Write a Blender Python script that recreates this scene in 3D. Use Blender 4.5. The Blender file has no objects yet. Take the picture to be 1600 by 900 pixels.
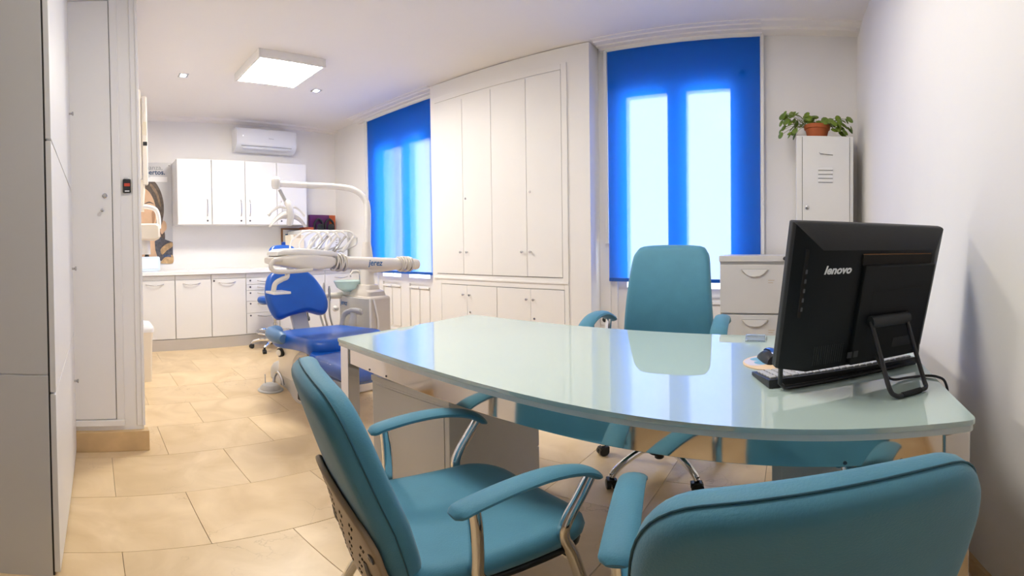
import bpy, bmesh, math, random
from mathutils import Vector, Matrix, Euler
random.seed(7)
scene = bpy.context.scene
C = scene.collection
PI = math.pi

# ------------------------------------------------------------------ camera
# the photograph is a stitched panorama: straight verticals, bowed horizontals
F_PX = 692.19                      # pixels per radian in the 1600x900 frame
EYE = 1.10
YAW, PITCH, ROLL, CY = .6303, -.0148, .0128, 396.14
cam = bpy.data.cameras.new('camera')
cam.type = 'PANO'
cam.panorama_type = 'EQUIRECTANGULAR'
cam.longitude_min = -800 / F_PX
cam.longitude_max = 800 / F_PX
cam.latitude_max = CY / F_PX
cam.latitude_min = -(900 - CY) / F_PX
cam.clip_start = .02
cam_o = bpy.data.objects.new('camera', cam)
C.objects.link(cam_o)
Rm = Matrix.Rotation(YAW, 3, 'Z') @ Matrix.Rotation(PITCH, 3, 'X') @ Matrix.Rotation(ROLL, 3, 'Y') @ Matrix.Rotation(PI / 2, 3, 'X')
cam_o.matrix_world = Matrix.Translation((0, 0, EYE)) @ Rm.to_4x4()
scene.camera = cam_o

# ------------------------------------------------------------------ light of the day, exposure
scene.view_settings.view_transform = 'Standard'
scene.view_settings.look = 'None'
scene.view_settings.gamma = 1
scene.view_settings.use_curve_mapping = False
scene.view_settings.exposure = 1.0
scene.cycles.use_denoising = True
scene.cycles.max_bounces = 10
scene.cycles.diffuse_bounces = 6
scene.cycles.glossy_bounces = 6
scene.cycles.transmission_bounces = 8
scene.cycles.sample_clamp_indirect = 8
world = bpy.data.worlds.new('overcast sky')
scene.world = world
world.use_nodes = True
wb = world.node_tree.nodes['Background']
wb.inputs[0].default_value = (.84, .92, 1, 1)
wb.inputs[1].default_value = 3.7
PANEL_POWER = 33.0
FILL_PANEL_POWER = 16.0
SPOT_POWER = 30.0

# ------------------------------------------------------------------ materials
M = {}
def mat(name, col, rough=.5, metal=0, spec=.5, var=0, vscale=6, bump=0, bscale=40, coat=0, trans=0, alpha=1, sheen=0, ior=1.5):
    m = bpy.data.materials.new(name); m.use_nodes = True
    nt = m.node_tree; b = nt.nodes['Principled BSDF']
    b.inputs['Base Color'].default_value = (*col, 1)
    b.inputs['Roughness'].default_value = rough
    b.inputs['Metallic'].default_value = metal
    b.inputs['Specular IOR Level'].default_value = spec
    b.inputs['IOR'].default_value = ior
    b.inputs['Coat Weight'].default_value = coat
    b.inputs['Coat Roughness'].default_value = .04
    b.inputs['Transmission Weight'].default_value = trans
    b.inputs['Alpha'].default_value = alpha
    b.inputs['Sheen Weight'].default_value = sheen
    tc = nt.nodes.new('ShaderNodeTexCoord')
    n = nt.nodes.new('ShaderNodeTexNoise'); n.inputs['Scale'].default_value = vscale; n.inputs['Detail'].default_value = 4
    nt.links.new(tc.outputs['Object'], n.inputs['Vector'])
    v = max(var, .012)
    r = nt.nodes.new('ShaderNodeValToRGB')
    r.color_ramp.elements[0].position = .3; r.color_ramp.elements[1].position = .7
    r.color_ramp.elements[0].color = (*[max(0, c * (1 - v)) for c in col], 1)
    r.color_ramp.elements[1].color = (*[min(1, c * (1 + v)) for c in col], 1)
    nt.links.new(n.outputs['Fac'], r.inputs['Fac'])
    nt.links.new(r.outputs['Color'], b.inputs['Base Color'])
    if bump:
        n2 = nt.nodes.new('ShaderNodeTexNoise'); n2.inputs['Scale'].default_value = bscale; n2.inputs['Detail'].default_value = 3
        nt.links.new(tc.outputs['Object'], n2.inputs['Vector'])
        bp = nt.nodes.new('ShaderNodeBump'); bp.inputs['Strength'].default_value = bump; bp.inputs['Distance'].default_value = .002
        nt.links.new(n2.outputs['Fac'], bp.inputs['Height']); nt.links.new(bp.outputs['Normal'], b.inputs['Normal'])
    M[name] = m
    return m
def emit(name, col, s):
    m = bpy.data.materials.new(name); m.use_nodes = True
    nt = m.node_tree; b = nt.nodes['Principled BSDF']
    b.inputs['Base Color'].default_value = (*col, 1)
    b.inputs['Emission Color'].default_value = (*col, 1); b.inputs['Emission Strength'].default_value = s
    M[name] = m

mat('wall', (.83, .81, .785), .7, var=.02, vscale=1.5, bump=.15, bscale=60)
mat('beige_wall', (.50, .405, .30), .6, var=.02, vscale=1.5)
mat('ceiling', (.845, .81, .765), .75, var=.012, vscale=1.2)
mat('lacquer', (.82, .80, .775), .5, var=.012, vscale=2)
mat('laminate', (.76, .75, .735), .42, var=.012, vscale=2)
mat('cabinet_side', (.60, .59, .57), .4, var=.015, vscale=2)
mat('gap', (.05, .045, .04), .8)
mat('worktop', (.86, .855, .85), .15, var=.02, vscale=3)
mat('kick', (.56, .53, .50), .35, metal=.3, var=.03)
mat('chrome', (.78, .78, .78), .06, metal=1)
mat('steel', (.55, .55, .56), .25, metal=1)
mat('brushed', (.74, .72, .70), .14, metal=1, var=.02)
mat('rail_steel', (.70, .65, .59), .07, metal=1)
mat('bellows_dark', (.34, .33, .31), .5)
mat('dark_metal', (.10, .10, .11), .35, metal=.8)
mat('black_plastic', (.012, .013, .016), .38, var=.1, vscale=30)
mat('black_matte', (.006, .007, .009), .55, spec=.3, bump=.2, bscale=400)
mat('charcoal', (.022, .024, .027), .45, spec=.35)
mat('teal', (.055, .225, .325), .62, var=.05, vscale=14, bump=.25, bscale=300, sheen=.2)
mat('teal_dark', (.014, .085, .125), .6)
mat('shell', (.36, .27, .175), .45, var=.04)
mat('hole', (.015, .012, .01), .9)
mat('blue', (.004, .085, .42), .33, var=.05, vscale=10, bump=.12, bscale=200)
mat('blue_grey', (.10, .20, .36), .4, var=.05)
mat('clear_plastic', (.80, .84, .92), .08, trans=.9, ior=1.12)
mat('dental_cream', (.74, .69, .61), .3, var=.02, coat=.2)
mat('dental_white', (.82, .80, .76), .25, var=.02, coat=.3)
mat('dental_grey', (.50, .49, .47), .3, var=.02)
mat('dental_tan', (.58, .53, .47), .35, var=.02)
mat('xray_cream', (.84, .76, .62), .35, var=.02)
mat('hose', (.55, .54, .52), .4)
mat('bowl_glass', (.66, .80, .77), .12, trans=.5, ior=1.4)
mat('glass_top', (.45, .57, .53), .012, spec=.5, var=.012, vscale=2, ior=2.4)
mat('glass_edge', (.62, .66, .64), .2)
mat('metal_white', (.76, .755, .74), .35, var=.012)
mat('file_grey', (.66, .645, .62), .35, var=.015)
mat('terracotta', (.42, .10, .025), .7, var=.08, vscale=20)
mat('soil', (.05, .03, .02), .95, var=.4, vscale=60)
mat('leaf', (.13, .20, .014), .45, var=.35, vscale=25)
mat('stem', (.16, .19, .04), .6)
mat('stone_base', (.62, .43, .22), .35, var=.12, vscale=7)
mat('grout', (.30, .215, .13), .9)
mat('ac_white', (.80, .81, .83), .25)
mat('grey_line', (.30, .30, .31), .6)
mat('print_dark', (.03, .07, .16), .6)
mat('print_grey', (.25, .27, .30), .6)
mat('white_print', (.85, .85, .85), .5)
mat('logo_blue', (.02, .12, .30), .5)
mat('poster_paper', (.60, .60, .615), .45, var=.02)
mat('poster_white', (.85, .85, .86), .45)
mat('poster_hair', (.10, .075, .06), .5, var=.35, vscale=30)
mat('poster_hair_light', (.24, .16, .10), .5, var=.25, vscale=30)
mat('poster_skin', (.66, .43, .27), .5, var=.08, vscale=9)
mat('poster_shade', (.42, .23, .13), .5, var=.1, vscale=9)
mat('poster_coat', (.085, .082, .095), .5, var=.4, vscale=40)
mat('poster_gold', (.50, .33, .17), .5, var=.3, vscale=25)
mat('poster_lip', (.40, .10, .07), .5)
mat('wood_frame', (.30, .13, .04), .45, var=.15, vscale=25)
mat('paper', (.82, .81, .78), .6)
mat('cardboard', (.55, .44, .30), .7)
mat('xray_pale', (.86, .80, .70), .35, var=.02)
mat('tray_blue', (.66, .76, .88), .3)
mat('cream_tray', (.80, .72, .56), .4)
mat('purple', (.11, .012, .10), .45, var=.1)
mat('orange', (.45, .09, .02), .45, var=.1)
mat('mouse_blue', (.02, .10, .42), .2)
mat('pad_print', (.75, .56, .36), .6)
mat('pad_blue', (.18, .42, .60), .6)
mat('pad_lilac', (.62, .60, .72), .6)
mat('key', (.45, .46, .48), .4)
mat('acrylic', (.72, .82, .90), .05, trans=.8)
mat('lens_white', (.9, .9, .9), .2)
emit('panel_light', (1, .945, .85), PANEL_POWER)
emit('fill_panel_light', (1, .95, .88), FILL_PANEL_POWER)
emit('spot_light', (.85, .93, 1), SPOT_POWER)
emit('red_digits', (.35, .035, .012), .25)
emit('ac_led', (1, 1, 1), 1.5)

def marble():
    m = bpy.data.materials.new('marble_tile'); m.use_nodes = True
    nt = m.node_tree; b = nt.nodes['Principled BSDF']
    b.inputs['Roughness'].default_value = .36
    g = nt.nodes.new('ShaderNodeNewGeometry'); oi = nt.nodes.new('ShaderNodeObjectInfo')
    n1 = nt.nodes.new('ShaderNodeTexNoise'); n1.inputs['Scale'].default_value = 3.2; n1.inputs['Detail'].default_value = 7; n1.inputs['Distortion'].default_value = 1.2
    add = nt.nodes.new('ShaderNodeVectorMath'); add.operation = 'MULTIPLY_ADD'
    comb = nt.nodes.new('ShaderNodeCombineXYZ')
    nt.links.new(oi.outputs['Random'], comb.inputs[2])
    add.inputs[1].default_value = (1, 1, 1)
    sc = nt.nodes.new('ShaderNodeVectorMath'); sc.operation = 'SCALE'; sc.inputs['Scale'].default_value = 9
    nt.links.new(comb.outputs[0], sc.inputs[0])
    nt.links.new(g.outputs['Position'], add.inputs[0]); nt.links.new(sc.outputs[0], add.inputs[2])
    nt.links.new(add.outputs[0], n1.inputs['Vector'])
    r = nt.nodes.new('ShaderNodeValToRGB')
    e = r.color_ramp.elements
    e[0].position = .25; e[0].color = (.61, .44, .235, 1); e[1].position = .75; e[1].color = (.79, .615, .385, 1)
    nt.links.new(n1.outputs['Fac'], r.inputs['Fac'])
    # thin veins
    v = nt.nodes.new('ShaderNodeTexVoronoi'); v.feature = 'DISTANCE_TO_EDGE'; v.inputs['Scale'].default_value = 2.6
    n3 = nt.nodes.new('ShaderNodeTexNoise'); n3.inputs['Scale'].default_value = 5; n3.inputs['Detail'].default_value = 6
    nt.links.new(add.outputs[0], n3.inputs['Vector'])
    mx = nt.nodes.new('ShaderNodeVectorMath'); mx.operation = 'MULTIPLY_ADD'; mx.inputs[1].default_value = (.55, .55, .55)
    nt.links.new(n3.outputs['Color'], mx.inputs[0]); nt.links.new(add.outputs[0], mx.inputs[2])
    nt.links.new(mx.outputs[0], v.inputs['Vector'])
    r2 = nt.nodes.new('ShaderNodeValToRGB'); e2 = r2.color_ramp.elements
    e2[0].position = .0; e2[0].color = (.6, .6, .6, 1); e2[1].position = .012; e2[1].color = (0, 0, 0, 1)
    nt.links.new(v.outputs['Distance'], r2.inputs['Fac'])
    n4 = nt.nodes.new('ShaderNodeTexNoise'); n4.inputs['Scale'].default_value = 2.0
    nt.links.new(add.outputs[0], n4.inputs['Vector'])
    r3 = nt.nodes.new('ShaderNodeValToRGB'); r3.color_ramp.elements[0].position = .5; r3.color_ramp.elements[1].position = .66
    nt.links.new(n4.outputs['Fac'], r3.inputs['Fac'])
    mul = nt.nodes.new('ShaderNodeMath'); mul.operation = 'MULTIPLY'
    nt.links.new(r2.outputs['Color'], mul.inputs[0]); nt.links.new(r3.outputs['Color'], mul.inputs[1])
    mix = nt.nodes.new('ShaderNodeMix'); mix.data_type = 'RGBA'
    nt.links.new(mul.outputs[0], mix.inputs['Factor'])
    nt.links.new(r.outputs['Color'], mix.inputs['A']); mix.inputs['B'].default_value = (.33, .21, .11, 1)
    # a slight tone of its own for each tile
    hv = nt.nodes.new('ShaderNodeHueSaturation')
    mr = nt.nodes.new('ShaderNodeMapRange'); mr.inputs['To Min'].default_value = .95; mr.inputs['To Max'].default_value = 1.05
    nt.links.new(oi.outputs['Random'], mr.inputs['Value']); nt.links.new(mr.outputs[0], hv.inputs['Value'])
    nt.links.new(mix.outputs['Result'], hv.inputs['Color'])
    nt.links.new(hv.outputs['Color'], b.inputs['Base Color'])
    M['marble'] = m
marble()

def blind_mat():
    m = bpy.data.materials.new('blind_fabric'); m.use_nodes = True
    nt = m.node_tree; nt.nodes.clear()
    out = nt.nodes.new('ShaderNodeOutputMaterial')
    d = nt.nodes.new('ShaderNodeBsdfDiffuse'); d.inputs[0].default_value = (.003, .185, .68, 1)
    t = nt.nodes.new('ShaderNodeBsdfTranslucent'); t.inputs[0].default_value = (.010, .18, .86, 1)
    tr = nt.nodes.new('ShaderNodeBsdfRefraction'); tr.inputs['Color'].default_value = (1, .93, .95, 1)
    tr.inputs['Roughness'].default_value = .5; tr.inputs['IOR'].default_value = 1.15
    tc = nt.nodes.new('ShaderNodeTexCoord'); n = nt.nodes.new('ShaderNodeTexNoise'); n.inputs['Scale'].default_value = 180
    mp = nt.nodes.new('ShaderNodeMapping'); mp.inputs['Scale'].default_value = (1, 1, .25)
    nt.links.new(tc.outputs['Object'], mp.inputs['Vector']); nt.links.new(mp.outputs[0], n.inputs['Vector'])
    bp = nt.nodes.new('ShaderNodeBump'); bp.inputs['Strength'].default_value = .15; bp.inputs['Distance'].default_value = .001
    nt.links.new(n.outputs['Fac'], bp.inputs['Height']); nt.links.new(bp.outputs[0], d.inputs['Normal'])
    a = nt.nodes.new('ShaderNodeMixShader'); a.inputs[0].default_value = .55
    nt.links.new(d.outputs[0], a.inputs[1]); nt.links.new(t.outputs[0], a.inputs[2])
    c = nt.nodes.new('ShaderNodeMixShader'); c.inputs[0].default_value = .155
    nt.links.new(a.outputs[0], c.inputs[1]); nt.links.new(tr.outputs[0], c.inputs[2])
    nt.links.new(c.outputs[0], out.inputs[0])
    M['blind'] = m
blind_mat()
def pane_mat():
    m = bpy.data.materials.new('window_glass'); m.use_nodes = True
    nt = m.node_tree; nt.nodes.clear()
    out = nt.nodes.new('ShaderNodeOutputMaterial')
    t = nt.nodes.new('ShaderNodeBsdfTransparent'); t.inputs[0].default_value = (.95, .97, .97, 1)
    g = nt.nodes.new('ShaderNodeBsdfGlossy'); g.inputs['Roughness'].default_value = .02
    f = nt.nodes.new('ShaderNodeValue'); f.outputs[0].default_value = .05
    x = nt.nodes.new('ShaderNodeMixShader')
    nt.links.new(f.outputs[0], x.inputs[0]); nt.links.new(t.outputs[0], x.inputs[1]); nt.links.new(g.outputs[0], x.inputs[2])
    nt.links.new(x.outputs[0], out.inputs[0])
    M['pane'] = m
pane_mat()

# ------------------------------------------------------------------ mesh helpers
def V(*a): return Vector(a)
def B(): return bmesh.new()
def box(bm, x0, x1, y0, y1, z0, z1, bev=0, seg=2):
    x0, x1 = sorted((x0, x1)); y0, y1 = sorted((y0, y1)); z0, z1 = sorted((z0, z1))
    v = [bm.verts.new(p) for p in ((x0,y0,z0),(x1,y0,z0),(x1,y1,z0),(x0,y1,z0),(x0,y0,z1),(x1,y0,z1),(x1,y1,z1),(x0,y1,z1))]
    fs = [bm.faces.new([v[i] for i in f]) for f in ((3,2,1,0),(4,5,6,7),(0,1,5,4),(1,2,6,5),(2,3,7,6),(3,0,4,7))]
    if bev:
        es = {e for f in fs for e in f.edges}
        bmesh.ops.bevel(bm, geom=list(es), offset=bev, segments=seg, profile=.5, affect='EDGES')
        for f in bm.faces:
            f.normal_update()
            if max(abs(c) for c in f.normal) > .9999: f.material_index = 1      # flat side
    return bm
def obox(bm, c, ax, ay, az, hx, hy, hz, bev=0):
    "box about c along the unit axes ax, ay, az with half sizes"
    t = bmesh.new(); box(t, -hx, hx, -hy, hy, -hz, hz, bev)
    mtx = Matrix((ax, ay, az)).transposed().to_4x4(); mtx.translation = c
    t.transform(mtx); join(bm, t)
def join(bm, t):
    me = bpy.data.meshes.new('tmp'); t.to_mesh(me); t.free(); bm.from_mesh(me); bpy.data.meshes.remove(me)
def loft(bm, rings, cap=True, closed=False):
    R = [[bm.verts.new(p) for p in r] for r in rings]
    n = len(R[0]); m = len(R)
    for i in range(m if closed else m - 1):
        a, b = R[i], R[(i + 1) % m]
        for j in range(n):
            k = (j + 1) % n
            try: bm.faces.new((a[j], a[k], b[k], b[j]))
            except ValueError: pass
    if cap and not closed:
        try: bm.faces.new(list(reversed(R[0]))); bm.faces.new(R[-1])
        except ValueError: pass
    return bm
def tube(bm, pts, r, n=10, closed=False, flat=1.0):
    P = [Vector(p) for p in pts]; m = len(P)
    rs = r if isinstance(r, (list, tuple)) else [r] * m
    T = []
    for i in range(m):
        a = P[(i - 1) % m] if (closed or i) else P[0]; b = P[(i + 1) % m] if (closed or i < m - 1) else P[-1]
        T.append((b - a).normalized())
    up = Vector((0, 0, 1)) if abs(T[0].z) < .9 else Vector((1, 0, 0))
    u = (up - T[0] * up.dot(T[0])).normalized()
    rings = []
    for i in range(m):
        u = (u - T[i] * u.dot(T[i])).normalized(); w = T[i].cross(u)
        rings.append([P[i] + (u * math.cos(t) * flat + w * math.sin(t)) * rs[i] for t in [2 * PI * k / n for k in range(n)]])
    return loft(bm, rings, closed=closed)
def cat(pts, k=6, closed=False):
    "smooth path through the points"
    P = [Vector(p) for p in pts]; n = len(P); out = []
    rng = n if closed else n - 1
    for i in range(rng):
        p0 = P[(i - 1) % n] if (closed or i) else P[0] * 2 - P[1]
        p1, p2 = P[i], P[(i + 1) % n]
        p3 = P[(i + 2) % n] if (closed or i < n - 2) else P[-1] * 2 - P[-2]
        for j in range(k):
            t = j / k
            out.append(.5 * ((2 * p1) + (p2 - p0) * t + (2 * p0 - 5 * p1 + 4 * p2 - p3) * t * t + (3 * p1 - p0 - 3 * p2 + p3) * t ** 3))
    if not closed: out.append(P[-1])
    return out
def lathe(bm, prof, n=24, c=(0, 0, 0), axis='Z', cap=True):
    rings = []
    for r, z in prof:
        ring = []
        for k in range(n):
            t = 2 * PI * k / n; a, b = max(r, 1e-5) * math.cos(t), max(r, 1e-5) * math.sin(t)
            p = {'Z': (a, b, z), 'X': (z, a, b), 'Y': (b, z, a)}[axis]
            ring.append(Vector(p) + Vector(c))
        rings.append(ring)
    return loft(bm, rings, cap=cap)
def lathe_dir(bm, prof, c, d, n=16):
    "lathe about an arbitrary direction d from the point c"
    d = Vector(d).normalized(); up = Vector((0, 0, 1)) if abs(d.z) < .9 else Vector((1, 0, 0))
    u = d.cross(up).normalized(); w = d.cross(u)
    rings = [[Vector(c) + d * z + (u * math.cos(2 * PI * k / n) + w * math.sin(2 * PI * k / n)) * max(r, 1e-5) for k in range(n)] for r, z in prof]
    return loft(bm, rings)
def prism(bm, poly, lo, hi, axis='Z', bev=0):
    "extrude a 2D polygon along an axis; poly is in the two other axes in order"
    def P(a, b, h): return {'Z': (a, b, h), 'X': (h, a, b), 'Y': (a, h, b)}[axis]
    lo_v = [bm.verts.new(P(a, b, lo)) for a, b in poly]; hi_v = [bm.verts.new(P(a, b, hi)) for a, b in poly]
    n = len(poly); fs = []
    fs.append(bm.faces.new(list(reversed(lo_v)))); fs.append(bm.faces.new(hi_v))
    for i in range(n): fs.append(bm.faces.new((lo_v[i], lo_v[(i + 1) % n], hi_v[(i + 1) % n], hi_v[i])))
    if bev:
        es = {e for f in fs[:2] for e in f.edges}
        bmesh.ops.bevel(bm, geom=list(es), offset=bev, segments=2, profile=.5, affect='EDGES')
        k = 'XYZ'.index(axis)
        for f in bm.faces:
            f.normal_update()
            if abs(f.normal[k]) > .9999: f.material_index = 1
    return bm
def rrect(w, h, r, n=5, cx=0, cy=0):
    "rounded rectangle outline"
    out = []
    for sx, sy, a0 in ((1, 1, 0), (-1, 1, PI / 2), (-1, -1, PI), (1, -1, 1.5 * PI)):
        for k in range(n + 1):
            t = a0 + (PI / 2) * k / n
            out.append((cx + sx * (w / 2 - r) + r * math.cos(t), cy + sy * (h / 2 - r) + r * math.sin(t)))
    return out
def pad(bm, outline, th, er, mapf, dome=0.0, dome_back=0.0):
    "upholstered pad: outline in (u, v), thickness along w, rounded rim, mapf(u, v, w) -> point"
    n = len(outline)
    cu = sum(p[0] for p in outline) / n; cv = sum(p[1] for p in outline) / n
    ext = max(max(abs(p[0] - cu), abs(p[1] - cv)) for p in outline)
    def ring(inset, w):
        s = max(0.0, 1 - inset / ext)
        return [(cu + (u - cu) * s, cv + (v - cv) * s, w) for u, v in outline]
    rings = []
    for k in range(6):
        pass
    steps = [.8, .6, .4, .2]
    rings.append(ring(ext * .97, -th / 2 - dome_back))
    for s in steps: rings.append(ring(ext * s, -th / 2 - dome_back * (1 - (1 - s) ** 2) ** .5 if dome_back else -th / 2))
    for k in range(5):
        a = -PI / 2 + PI / 2 * k / 4
        rings.append(ring(er * (1 - math.cos(a)), -th / 2 + er + er * math.sin(a)))
    for k in range(5):
        a = PI / 2 * k / 4
        rings.append(ring(er * (1 - math.cos(a)), th / 2 - er + er * math.sin(a)))
    for s in reversed(steps): rings.append(ring(ext * s, th / 2 + dome * s))
    rings.append(ring(ext * .97, th / 2 + dome))
    return loft(bm, [[Vector(mapf(*p)) for p in r] for r in rings])

def mk(name, bm, m, parent=None, sharp=35, smooth=True):
    bmesh.ops.remove_doubles(bm, verts=bm.verts, dist=1e-6)
    bmesh.ops.recalc_face_normals(bm, faces=bm.faces)
    lim = math.radians(sharp)
    if smooth:
        for f in bm.faces:
            f.smooth = f.material_index == 0; f.material_index = 0
        for e in bm.edges:
            if len(e.link_faces) != 2 or e.calc_face_angle(9) > lim: e.smooth = False
    me = bpy.data.meshes.new(name); bm.to_mesh(me); bm.free()
    me.materials.append(M[m] if isinstance(m, str) else m)
    o = bpy.data.objects.new(name, me); C.objects.link(o)
    if parent is not None: o.parent = parent
    return o
def bxo(name, dims, m, parent=None, bev=0): return mk(name, box(B(), *dims, bev), m, parent)
def tag(o, label, cat, group=None):
    o['label'] = label; o['category'] = cat
    if group: o['group'] = group
    return o
def thing(name, label, cat, loc=(0, 0, 0), rz=0, group=None):
    o = bpy.data.objects.new(name, None); C.objects.link(o); o.empty_display_size = .1
    o.location = loc; o.rotation_euler = (0, 0, rz)
    return tag(o, label, cat, group)
def struct(o, label=None, cat=None):
    o['kind'] = 'structure'
    if label: o['label'] = label
    if cat: o['category'] = cat
    return o
def share(o, name, loc, parent):
    c = o.copy(); c.name = name; C.objects.link(c); c.location = loc; c.parent = parent
    return c
def text(name, s, size, mtx, m, parent, shear=0, bold=0, depth=.0004, align='LEFT'):
    cu = bpy.data.curves.new(name, 'FONT'); cu.body = s; cu.size = size; cu.shear = shear; cu.offset = bold
    cu.extrude = depth; cu.align_x = align; cu.resolution_u = 3
    o = bpy.data.objects.new(name, cu); C.objects.link(o)
    dg = bpy.context.evaluated_depsgraph_get(); dg.update()
    me = bpy.data.meshes.new_from_object(o.evaluated_get(dg)); me.transform(mtx)
    bpy.data.objects.remove(o); bpy.data.curves.remove(cu)
    me.materials.clear(); me.materials.append(M[m])
    r = bpy.data.objects.new(name, me); C.objects.link(r); r.parent = parent
    return r
def frame_m(o, ex, ey):
    "matrix: text x axis -> ex, text y axis -> ey, at o"
    ex = Vector(ex).normalized(); ey = Vector(ey).normalized(); ez = ex.cross(ey)
    m = Matrix((ex, ey, ez)).transposed().to_4x4(); m.translation = Vector(o); return m

# ================================================================== the room
XF, XR, YW, YB, HC = -5.40, .49, 3.27, -2.60, 2.82     # far wall, right wall, window wall, back wall, ceiling
YL = .238                                               # left wall of the treatment end
XS = -2.32                                              # front of the wall stub

# floor: screed with marble tiles laid in half bond
fl = struct(bxo('floor', (XF - .2, XR + .2, YB - .2, YW + .5, -.10, -.004), 'grout'), 'cream marble tiles laid in half bond', 'floor')
TW, TL = .4215, .576
tm = None
row = 0
x = -1.80 + TW * 6
rows = []
while x > XF:
    rows.append((x - TW, x, row)); x -= TW; row += 1
for (xa, xb, r) in rows:
    # the row between -1.80 and -2.22 (row 6) has a joint at y = .062, the next at .348
    y = (.062 if r % 2 == 0 else .062 + TL / 2) - TL * 5
    while y < YW:
        if y + TL > YB and xa < XR and xb > XF:
            ya, yb2 = y, y + TL
            g = .0009
            cx0, cx1, cy0, cy1 = max(xa, XF) + g, min(xb, XR) - g, max(ya, YB) + g, min(yb2, YW) - g
            full = abs((cx1 - cx0) - (TW - 2 * g)) < 1e-4 and abs((cy1 - cy0) - (TL - 2 * g)) < 1e-4
            if cx1 - cx0 > .02 and cy1 - cy0 > .02:
                if full and tm is not None:
                    share(tm, 'tile', (cx0, cy0, random.uniform(-.0003, .0003)), fl)
                else:
                    t = mk('tile', box(B(), 0, cx1 - cx0, 0, cy1 - cy0, -.012, 0, .0007, 1), 'marble', fl)
                    t.location = (cx0, cy0, 0)
                    if full: tm = t
        y += TL

struct(bxo('ceiling', (XF - .2, XR + .2, YB - .2, YW + .4, HC, HC + .1), 'ceiling'), 'smooth white ceiling', 'ceiling')
struct(bxo('wall_far', (XF - .15, XF, YL - .2, YW + .4, 0, HC), 'wall'), 'white wall behind the white cabinets and air conditioner', 'wall')
struct(bxo('wall_right', (XR, XR + .15, YB - .2, YW + .4, 0, HC), 'wall'), 'plain white wall beside the desk', 'wall')
struct(bxo('wall_back', (-2.6, XR, YB - .15, YB, 0, HC), 'beige_wall'), 'plain beige wall opposite the windows', 'wall')
# window wall with two tall openings
W1 = (-4.50, -3.40); W2 = (-1.415, -.33); WT, WZ = 2.48, 0.0
b = B()
YO = YW + .32
for xa, xb in ((XF, W1[0]), (W1[1], W2[0]), (W2[1], XR)): box(b, xa, xb, YW, YO, 0, HC)
for xa, xb in (W1, W2): box(b, xa, xb, YW, YO, WT, HC)
struct(mk('wall_window', b, 'wall', smooth=False), 'white wall with two tall windows behind blue blinds', 'wall')
# left stub and the hidden side wall
wl = struct(bxo('wall_left', (XF, XS, YB - .15, YL, 0, HC), 'wall'), 'white wall end with a narrow cupboard door beside the floor passage', 'wall')
b = B(); box(b, XS, XS + .006, YL - .038, YL - .006, .15, HC, .003); box(b, XS - .03, XS + .012, YL - .01, YL + .006, .15, HC, .004)
mk('corner_bead', b, 'wall', wl)
# tan stone skirting of the stub
bb = struct(mk('baseboard_left', box(B(), XS - .03, XS + .028, -.22, YL + .025, 0, .125, .004), 'stone_base'), 'tan stone skirting block at the wall end', 'baseboard')
mk('joint', box(B(), XS + .0275, XS + .0287, -.127, -.124, 0, .122), 'grout', bb)
struct(bxo('baseboard_right', (XR - .012, XR, YB, YW, 0, .08), 'stone_base'), 'low stone skirting along the wall by the desk', 'baseboard')

# cornices
def cornice(name, xa, xb, lab):
    prof = [(YW, 2.768), (YW - .05, 2.768), (YW - .05, 2.783), (YW - .095, 2.787), (YW - .10, 2.798), (YW - .155, 2.801), (YW - .16, 2.811), (YW - .205, 2.812), (YW - .205, HC), (YW, HC)]
    o = mk(name, prism(B(), prof, xa, xb, 'X'), 'ceiling', smooth=False)
    return struct(o, lab, 'cornice')
cornice('trim_1', -4.75, -3.265, 'stepped white cornice above the blind by the dental chair')
cornice('trim_2', -1.475, -.205, 'stepped white cornice above the blind behind the office chair')
b = prism(B(), [(YW, 2.772), (YW - .11, 2.772), (YW - .12, 2.795), (YW - .20, 2.803), (YW - .21, HC), (YW, HC)], -.205, XR, 'X')
struct(mk('trim_3', b, 'ceiling', smooth=False), 'white cornice box above the locker', 'cornice')
b = prism(B(), [(XF, 2.775), (XF + .03, 2.78), (XF + .04, 2.79), (XF + .09, 2.797), (XF + .10, HC), (XF, HC)], YL, YW, 'Y')
struct(mk('trim_4', b, 'ceiling', smooth=False), 'slim white cornice above the air conditioner', 'cornice')

# ------------------------------------------------------------------ windows: two leaves with a pane above and a moulded panel below
def window(name, xa, xb, lab):
    w = bpy.data.objects.new(name, None); C.objects.link(w); struct(w, lab, 'window')
    y0, y1 = YW + .045, YW + .115
    f = B()
    for p in ((xa, xa + .05), (xb - .05, xb)): box(f, *p, y0 - .03, y1 + .02, 0, WT)
    box(f, xa, xb, y0 - .03, y1 + .02, WT - .06, WT)
    mk('window_frame', f, 'lacquer', w, smooth=False)
    mid = (xa + xb) / 2
    for s, (la, lb) in enumerate(((xa + .05, mid), (mid, xb - .05))):
        l = B(); st = .075
        box(l, la, la + st, y0, y1, .02, WT - .06); box(l, lb - st, lb, y0, y1, .02, WT - .06)
        box(l, la + st, lb - st, y0, y1, WT - .06 - .08, WT - .06); box(l, la + st, lb - st, y0, y1, .70, .765); box(l, la + st, lb - st, y0, y1, .02, .14)
        lf = mk('leaf', l, 'lacquer', w, smooth=False)
        bxo('pane', (la + st, lb - st, y0 + .03, y0 + .036, .765, WT - .14), 'pane', lf)
        bxo('lower_panel', (la + st, lb - st, y0 + .022, y0 + .05, .14, .70), 'lacquer', lf)
        m2 = (la + lb) / 2
        for pa, pb in ((la + st + .02, m2 - .012), (m2 + .012, lb - st - .02)):
            q = B()
            box(q, pa, pb, y0 + .004, y0 + .024, .17, .64, .008); box(q, pa - .006, pb + .006, y0 - .012, y0 + .024, .645, .668, .004)
            mk('moulded_panel', q, 'lacquer', lf)
    return w
window('window_1', *W1, 'tall white window leaves behind the blind by the dental chair')
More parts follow.
